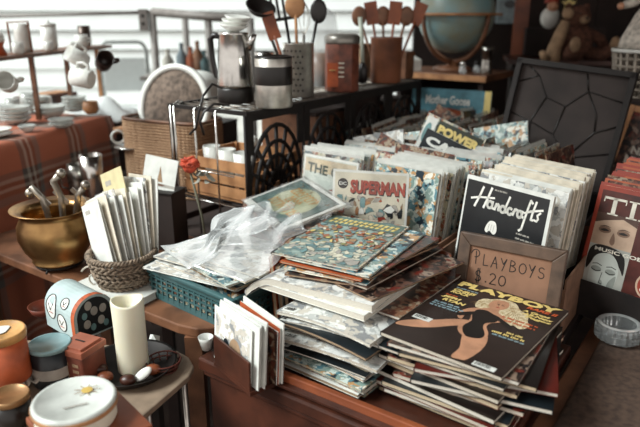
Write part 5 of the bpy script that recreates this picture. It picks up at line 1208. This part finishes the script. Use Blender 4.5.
# carnation
l = Yp(190, 168, 1.47)
T = thing('silk_flower', 'red silk carnation with silvery leaves in front of the iron shelf', 'flower', (l.x, l.y, TZ))
hz_ = l.z-TZ
MB().use(mat('grey_stem', '#6c6a58', .7)).tube([(.03, .02, 0), (.02, .01, hz_*.5), (0, 0, hz_-.01)], .003, 6).build('stem', T)
b = MB().use(mat('carnation_red', '#b8482e', .8, var=.25, scale=60)); rr = random.Random(8)
for k in range(34):
    a = rr.uniform(0, 2*PI); e = rr.uniform(.1, 1.25); R_ = .014+.010*math.sin(e); b.at((R_*math.cos(a)*math.cos(e)*.9, R_*math.sin(a)*math.cos(e)*.9, hz_+R_*math.sin(e)), (rr.uniform(-.6, .6), rr.uniform(-.6, .6), a)); b.sph((0, 0, 0), (.011, .009, .004), 8, 5)
b.at((0, 0, hz_+.004)).sph((0, 0, 0), (.018, .018, .017)); b.build('blossom', T)
b = MB().use(mat('silver_leaf', '#a7a79b', .6, var=.2)); 
for k in range(9):
    a = rr.uniform(0, 2*PI); q = (.03+rr.uniform(-.02, .03), rr.uniform(-.02, .01), hz_-.028+rr.uniform(-.018, .018)); b.at(q, (rr.uniform(-.8, .8), rr.uniform(-.8, .8), a)); n = 8
    b.add([(0, 0, 0)]+[(.017*math.cos(2*PI*i/n)+.008, .007*math.sin(2*PI*i/n), .003*math.cos(4*PI*i/n)) for i in range(n)], [(0, i+1, (i+1) % n+1) for i in range(n)], True)
b.build('leaves', T)
# wicker hamper with round drum head
l = G(172, 150, .87); l = Vector((-.50, 2.20, 0))
l = Yp(174, 150, 2.18)
wkb = stripes('woven_wicker', '#b0906f', '#77563e', 'Z', 60, dist=6)
T = thing('wicker_hamper', 'brown wicker basket on the bench holding a round disc', 'basket', (l.x, l.y, .7605), math.radians(-26))
b = MB().use(wkb)
for q in range(26):
    zq = .005+.0098*q
    for ph in (0, PI):
        pts = []
        for i in range(120):
            t = 2*PI*i/120; cx_ = math.copysign(abs(math.cos(t))**.35, math.cos(t))*.165; cy_ = math.copysign(abs(math.sin(t))**.35, math.sin(t))*.085
            k_ = 1+.035*math.sin(22*t+ph+q*PI); pts.append((cx_*k_, cy_*k_, zq))
        b.tube(pts, .0052, 4, True)
b.box((0, 0, .004), (.30, .15, .006)); b.build('body', T)
MB().use(wood_b).tube([(math.copysign(abs(math.cos(t))**.35, math.cos(t))*.168, math.copysign(abs(math.sin(t))**.35, math.sin(t))*.088, .262) for t in [2*PI*i/80 for i in range(80)]], .006, 6, True).build('rim', T)
T = thing('round_sieve', 'large grey-brown round disc with white rim standing in the wicker basket', 'disc', (l.x-.01, l.y+.01, .925), (math.radians(-14), 0, math.radians(-26)))
b = MB().use(mat('grey_felt', '#6f6055', .95, var=.25, scale=60)); b.X = Matrix.Translation((0, 0, .13)) @ Matrix.Rotation(PI/2, 4, 'X'); b.lathe([(.135, -.006), (.135, .006), (0, .0065)], 48); b.build('disc', T)
b = MB().use(white); b.X = Matrix.Translation((0, 0, .13)) @ Matrix.Rotation(PI/2, 4, 'X'); b.lathe([(.134, -.014), (.154, -.010), (.154, .014), (.134, .010), (.134, -.014)], 48, cap=False); b.build('rim', T)
# white bowl behind
l = Yp(200, 95, 2.45); T = thing('white_bowl', 'white porcelain bowl leaning behind the disc and percolator', 'bowl', (l.x, l.y, l.z-.02), (math.radians(-70), 0, .3)); MB().use(white).lathe([(.03, 0), (.07, .02), (.10, .055), (.096, .055), (.06, .018), (0, .01)], 36).build('body', T)
b = MB().use(dk).box((0, 0, .1), (.22, .16, .2)); b.use(blackm).box((0, 0, .203), (.225, .165, .006)); tag(b.build('dark_crate', None, (l.x, l.y+.03, .7605), -.4), 'dark crate behind the wicker basket under the white bowl', 'crate')

# ---------------------------------------------------------------- plaid table with rack
def plaid():
    m = bpy.data.materials.new('plaid_cloth'); m.use_nodes = True; nt = m.node_tree; b = nt.nodes['Principled BSDF']; b.inputs['Roughness'].default_value = .95
    uv = nt.nodes.new('ShaderNodeUVMap'); sp_ = nt.nodes.new('ShaderNodeSeparateXYZ'); nt.links.new(uv.outputs['UV'], sp_.inputs[0])
    def band(out, per, stops):
        mm = nt.nodes.new('ShaderNodeMath'); mm.operation = 'DIVIDE'; mm.inputs[1].default_value = per; nt.links.new(out, mm.inputs[0])
        fx = nt.nodes.new('ShaderNodeMath'); fx.operation = 'FRACT'; nt.links.new(mm.outputs[0], fx.inputs[0])
        r = nt.nodes.new('ShaderNodeValToRGB'); r.color_ramp.interpolation = 'CONSTANT'
        while len(r.color_ramp.elements) < len(stops): r.color_ramp.elements.new(.5)
        for i, (p_, c_) in enumerate(stops): r.color_ramp.elements[i].position = p_; r.color_ramp.elements[i].color = srgb(c_)
        nt.links.new(fx.outputs[0], r.inputs['Fac']); return r.outputs['Color']
    st_ = [(0, '#ab644a'), (.36, '#55504c'), (.44, '#a39e93'), (.49, '#5b3327'), (.55, '#b3a597'), (.59, '#6f4333'), (.66, '#6b6762'), (.76, '#ab644a')]
    c1 = band(sp_.outputs[0], .25, st_); c2 = band(sp_.outputs[1], .25, st_)
    mx = nt.nodes.new('ShaderNodeMix'); mx.data_type = 'RGBA'; mx.inputs[0].default_value = .45; nt.links.new(c1, mx.inputs[6]); nt.links.new(c2, mx.inputs[7]); nt.links.new(mx.outputs[2], b.inputs['Base Color'])
    return m
pa, pb2 = Vector((-1.13, 1.40, 0)), Vector((-.835, 2.50, 0)); ed = (pb2-pa); LNG = ed.length; ed.normalize(); nl = Vector((-ed.y, ed.x, 0))
PZ = .98
T = thing('back_table', 'table under the plaid cloth at the left back', 'table', (0, 0, 0))
q4 = [pa+nl*.02+ed*.02, pb2+nl*.02-ed*.02, pb2+nl*1.0-ed*.02, pa+nl*1.0+ed*.02]
MB().use(wood_b).prism([(q.x, q.y) for q in q4], PZ-.03, PZ-.004).build('tabletop', T)
for q in q4: cq = sum(q4, Vector())/4; w_ = q+(cq-q)*.1; MB().use(wood_b).box((w_.x, w_.y, (PZ-.03)/2), (.04, .04, PZ-.03)).build('leg', T)
vs = []; fs = []; uvs = []; n1, n2 = 60, 44
for j in range(n2+1):
    for i in range(n1+1):
        s_ = LNG*i/n1; t = -1.0+1.75*j/n2    # t<0 on top, t>0 hanging
        wv = .012*math.sin(s_*23)+.008*math.sin(s_*41+1)
        if t <= 0: p = pa+ed*s_+nl*(-t); z = PZ
        else: p = pa+ed*s_-nl*(wv*min(1, t*3)+.004+.03*t); z = PZ-t
        vs.append((p.x, p.y, z)); uvs.append((s_, t+1))
for j in range(n2):
    for i in range(n1): a = j*(n1+1)+i; fs.append((a, a+n1+1, a+n1+2, a+1))
b = MB().use(plaid()).add(vs, fs, True); o = b.build('tablecloth', uvs=uvs); tag(o, 'orange and grey plaid cloth draped over the left back table', 'tablecloth')
o.modifiers.new('t', 'SOLIDIFY').thickness = .003
def PT(s_, t, z=PZ+.003): q = pa+ed*s_+nl*t; return Vector((q.x, q.y, z))
def on_plaid(px, py): return G(px, py, PZ+.003)
# crockery
cg = mat('pressed_glass', '#c8cdc8', .15, var=.15, alpha=.7, spec=1)
for (px, py, r, h, nq, m, lab, nm_) in ((48, 112, .050, .02, 4, cg, 'small glass bowl in the middle stack on the plaid cloth', 'glass_bowl'), (14, 118, .045, .02, 3, cg, 'glass bowl in the stack farthest left on the plaid cloth', 'glass_bowl'), (74, 128, .045, .016, 2, cg, 'shallow clear dish near the cloth edge on the plaid cloth', 'glass_dish'), (28, 124, .055, .02, 4, cg, 'pressed-glass bowl in the left stack on the plaid cloth', 'glass_bowl'), (62, 118, .060, .03, 2, cg, 'wide glass bowl at the centre of the plaid cloth', 'glass_bowl'), (86, 112, .050, .018, 4, cg, 'grey glass saucer in the right stack on the plaid cloth', 'saucer'), (8, 137, .055, .01, 2, white, 'white plate at the left edge on the plaid cloth', 'plate'), (40, 132, .03, .02, 1, cg, 'small clear glass dish in front on the plaid cloth', 'glass_dish')):
    l = on_plaid(px, py)+nl*.05
    for k in range(nq):
        wd = ['lowest', 'second', 'third', 'top'][k] if nq > 2 else ['lower', 'upper'][k] if nq == 2 else ''
        b = MB().use(m).lathe([(r*.45, 0), (r*.8, h*.5), (r, h), (r*.97, h+.002), (r*.75, h*.55), (0, .003)], 28); tag(b.build(nm_, None, l+Vector((0, 0, k*.014))), (wd+' '+lab).strip(), 'dish')
# rack
RZ = 1.235
ra, rb = G(-14, 59, RZ), G(112, 45, RZ); rd_ = (rb-ra).normalized(); rn = Vector((-rd_.y, rd_.x, 0)); rl = (rb-ra).length
T = thing('mug_rack', 'brown wooden shelf rack with mugs hanging from it on the plaid table', 'rack', (0, 0, 0))
MB().use(wood_b).prism([tuple(q[:2]) for q in (ra, rb, rb+rn*.13, ra+rn*.13)], RZ-.012, RZ).build('board', T)
for f_ in (.40, .68, .985):
    q = ra+(rb-ra)*f_+rn*.07; MB().use(wood_b if f_ < .9 else wood_l).box((q.x, q.y, (PZ+.004+RZ-.012)/2), (.016, .016, RZ-.012-PZ-.004)).build('post', T)
mt = mat('dark_glaze', '#2f1f1a', .3)
def mug(name, label, loc, rot, m=white, r=.038, h=.085):
    r *= .78; h = .066
    T = thing(name, label, 'mug', loc, rot)
    MB().use(m).lathe([(r*.9, 0), (r, .004), (r, h), (r*.93, h), (r*.9, .008), (0, .006)], 28).build('body', T)
    MB().use(m).tube([(r*.95, 0, h*.8), (r*1.5, 0, h*.78), (r*1.65, 0, h*.5), (r*1.45, 0, h*.25), (r*.95, 0, h*.2)], .005, 8).build('handle', T)
for px, py, yy, rot, m, r, lab in ((86, 62, 2.12, (0, math.radians(-60), .8), white, .033, 'white mug hanging under the rack left of the dark mug'), (92, 80, 2.04, (0, math.radians(-80), -.15), white, .038, 'large white mug hanging lowest at the right end of the rack'), (103, 64, 2.18, (math.radians(70), 0, .5), mt, .036, 'dark brown mug hanging at the right end of the rack'), (9, 84, 1.80, (math.radians(75), math.radians(-10), .35), white, .033, 'white mug hanging with its opening toward us at the left')):
    l = Yp(px, py, yy); mug('hanging_mug', lab, l, rot, m, r)
# things on the rack
def onrack(f_, t): q = ra+(rb-ra)*f_+rn*t; return Vector((q.x, q.y, RZ+.0006))
l = onrack(.17, .06); T = thing('gilt_figurine', 'orange and white figurine at the left end of the rack', 'figurine', l); b = MB().use(orange).lathe([(.03, 0), (.02, .03), (.028, .05), (.01, .09), (0, .095)], 16); b.use(white).sph((.02, -.02, .06), .018); b.sph((-.02, -.01, .04), .02); b.build('body', T)
l = onrack(.36, .07); T = thing('rust_pitcher', 'white pitcher in a rust-coloured wire frame on the rack', 'pitcher', l); MB().use(white).lathe([(.022, 0), (.030, .02), (.026, .07), (.030, .10), (.027, .10), (.02, .01)], 20).build('body', T)
MB().use(mat('rust_wire', '#7b4a2e', .6)).tube([(-.036, -.02, .002), (-.038, -.02, .105), (.036, -.02, .108), (.038, -.02, .002)], .004, 6).build('frame', T)
for f_, t, r, h, m, lab, nm_ in ((.25, .03, .020, .04, white, 'small white cup between figurine and pitcher on the rack', 'cup'), (.47, .03, .017, .035, white, 'tiny white square cup in front of the pitcher', 'cup'), (.58, .08, .030, .088, white, 'tall white canister in the middle of the rack', 'canister'), (.68, .03, .027, .025, white, 'low white bowl in front of the tall white canister', 'bowl'), (.78, .04, .026, .05, white, 'white mug beside the dark can on the rack', 'mug'), (.90, .08, .026, .085, mat('dark_can', '#4d4038', .3, metal=.5), 'dark metal can at the right end of the rack', 'can')):
    l = onrack(f_, t); b = MB().use(m).lathe([(r*.8, 0), (r, h*.15), (r, h), (r*.9, h), (r*.85, .006), (0, .005)], 24); 
    if nm_ == 'mug': b.tube([(r*.95, 0, h*.8), (r*1.6, 0, h*.6), (r*.95, 0, h*.25)], .004, 6)
    if nm_ == 'canister': b.lathe([(r*1.05, h), (r*1.0, h+.01), (.006, h+.014), (.006, h+.022), (0, h+.022)], 24)
    tag(b.build(nm_, None, l), lab, nm_)
for px, py, r, h, m, lab in ((36, 96, .035, .07, cg, 'clear glass tumbler under the rack on the plaid table'), (52, 96, .03, .055, white, 'small white pot under the rack on the plaid table'), (20, 100, .03, .06, cg, 'grey glass under the left part of the rack'), (98, 100, .032, .05, wood_l, 'tan wooden bowl at the right end of the plaid table')):
    l = on_plaid(px, py+14)+nl*.03; tag(MB().use(m).lathe([(r*.6, 0), (r, h*.3), (r*.9, h), (r*.8, h), (r*.5, .006), (0, .005)], 20).build('small_pot', None, l), lab, 'pot')
l = on_plaid(70, 104)+nl*.12; b = MB().use(wood_r).box((0, 0, .02), (.26, .12, .04)); b.use(wood_l).box((0, 0, .042), (.22, .09, .006)); tag(b.build('serving_tray', None, l, 1.2), 'dark brown tray under the rack at the back of the plaid table', 'tray')
# white cloth heap at table end
l = Yp(122, 103, 2.60); b = MB().use(mat('white_linen', '#d5d9d8', .9, var=.08, scale=8)); vs = []; n = 16
for j in range(n+1):
    for i in range(n+1): a, c_ = i/n-.5, j/n-.5; vs.append((a*.30, c_*.22, .09*math.exp(-(a*a+c_*c_)*6)+.018*math.sin(a*15+c_*9)-.01))
b.add(vs, [(j*(n+1)+i, j*(n+1)+i+1, (j+1)*(n+1)+i+1, (j+1)*(n+1)+i) for j in range(n) for i in range(n)], True); o = b.build('linen_cloth', None, (-.97, 2.78, .93), .3); tag(o, 'heap of white linen behind the plaid table corner', 'cloth'); o.modifiers.new('t', 'SOLIDIFY').thickness = .004
tag(MB().use(dk).box((0, 0, .455), (.34, .22, .91)).box((0, 0, .914), (.36, .24, .008)).build('dark_pedestal', None, (-.97, 2.80, 0), .3), 'dark pedestal carrying the heap of white linen', 'pedestal')

# ---------------------------------------------------------------- far left background
gst = mat('grey_painted_steel', '#7d7873', .5, var=.1)
ry = 3.5
def P3(px, py, y=ry): return Yp(px, py, y)
a_, b_ = P3(152, 12), P3(250, 20, 3.3)
T = thing('metal_rack', 'grey metal display rack with top rail behind the wicker basket', 'rack', (0, 0, 0))
zt = a_.z
MB().use(gst).tube([a_, b_], .022, 4).build('top_rail', T)
MB().use(gst).tube([P3(-15, 17, 3.7), a_], .010, 6).build('long_rail', T)
for q in (a_, P3(208, 17, 3.4), b_, P3(185, 20, 4.0)): MB().use(gst).tube([(q.x, q.y, 0 if q.y < 3.6 else .34), (q.x, q.y, q.z+.01)], .020, 4).build('post', T)
b = MB().use(gst).box((a_.x-.045, a_.y-.01, a_.z-.04), (.045, .03, .11)); b.use(black).at((a_.x-.045, a_.y-.026, a_.z-.02), (PI/2, 0, 0)).ell(0, 0, .01, .01, .0); b.at((a_.x-.045, a_.y-.026, a_.z-.06), (PI/2, 0, 0)).ell(0, 0, .01, .01, 0); b.build('bracket', T)
s0, s1 = P3(150, 72, 3.3), P3(232, 74, 3.3); MB().use(gst).box(((s0.x+s1.x)/2, 3.38, 1.05), (s1.x-s0.x+.1, .2, .02)).build('lower_shelf', T)
for px, h, m, lab in ((168, .13, 'clear', 'leftmost clear bottle on the grey rack'), (182, .16, 'blue', 'blue-grey bottle on the grey rack'), (191, .14, 'rust', 'rust-orange bottle on the grey rack'), (198, .17, 'amber', 'tall amber bottle on the grey rack'), (204, .12, 'teal', 'short blue-green bottle at the right on the grey rack')):
    l = Yp(px, 60, 3.36); mm = mat('bottle_'+m, {'clear': '#a9a79d', 'blue': '#6d7a80', 'rust': '#8a4a30', 'amber': '#7b5a45', 'teal': '#4e6668'}[m], .2)
    b = MB().use(mm).lathe([(.028, 0), (.030, .004), (.030, h*.6), (.011, h*.8), (.011, h), (.013, h+.004), (.0, h+.006)], 20); tag(b.build('bottle', None, (l.x, 3.36, 1.061)), lab, 'bottle')
T = thing('folding_chair', 'white folding chair standing on the pale paving behind the rack', 'chair', (Yp(124, 60, 4.3).x, 4.3, .3405), math.radians(10))
cm = mat('chair_grey_tube', '#8f9492', .4, metal=.4); cw = mat('chair_white', '#c4cbca', .6, var=.02)
MB().use(cm).tube([(-.15, 0, 0), (-.15, 0, .78)]+[(-.15+.05-.05*math.cos(t), 0, .78+.07*math.sin(t)) for t in (0, .5, 1, 1.57)]+[(.10+.05*math.sin(t), 0, .78+.07*math.cos(t)) for t in (0, .5, 1, 1.57)]+[(.15, 0, 0)], .012, 8).build('back_frame', T)
MB().use(cw).box((0, -.012, .64), (.27, .012, .22)).build('backrest', T, bevel=.004); MB().use(cw).box((0, -.2, .42), (.30, .34, .02)).build('seat', T, bevel=.004)
for s_ in (-1, 1): MB().use(cm).tube([(s_*.13, 0, .43), (s_*.13, -.36, 0)], .011, 8).build('leg', T)
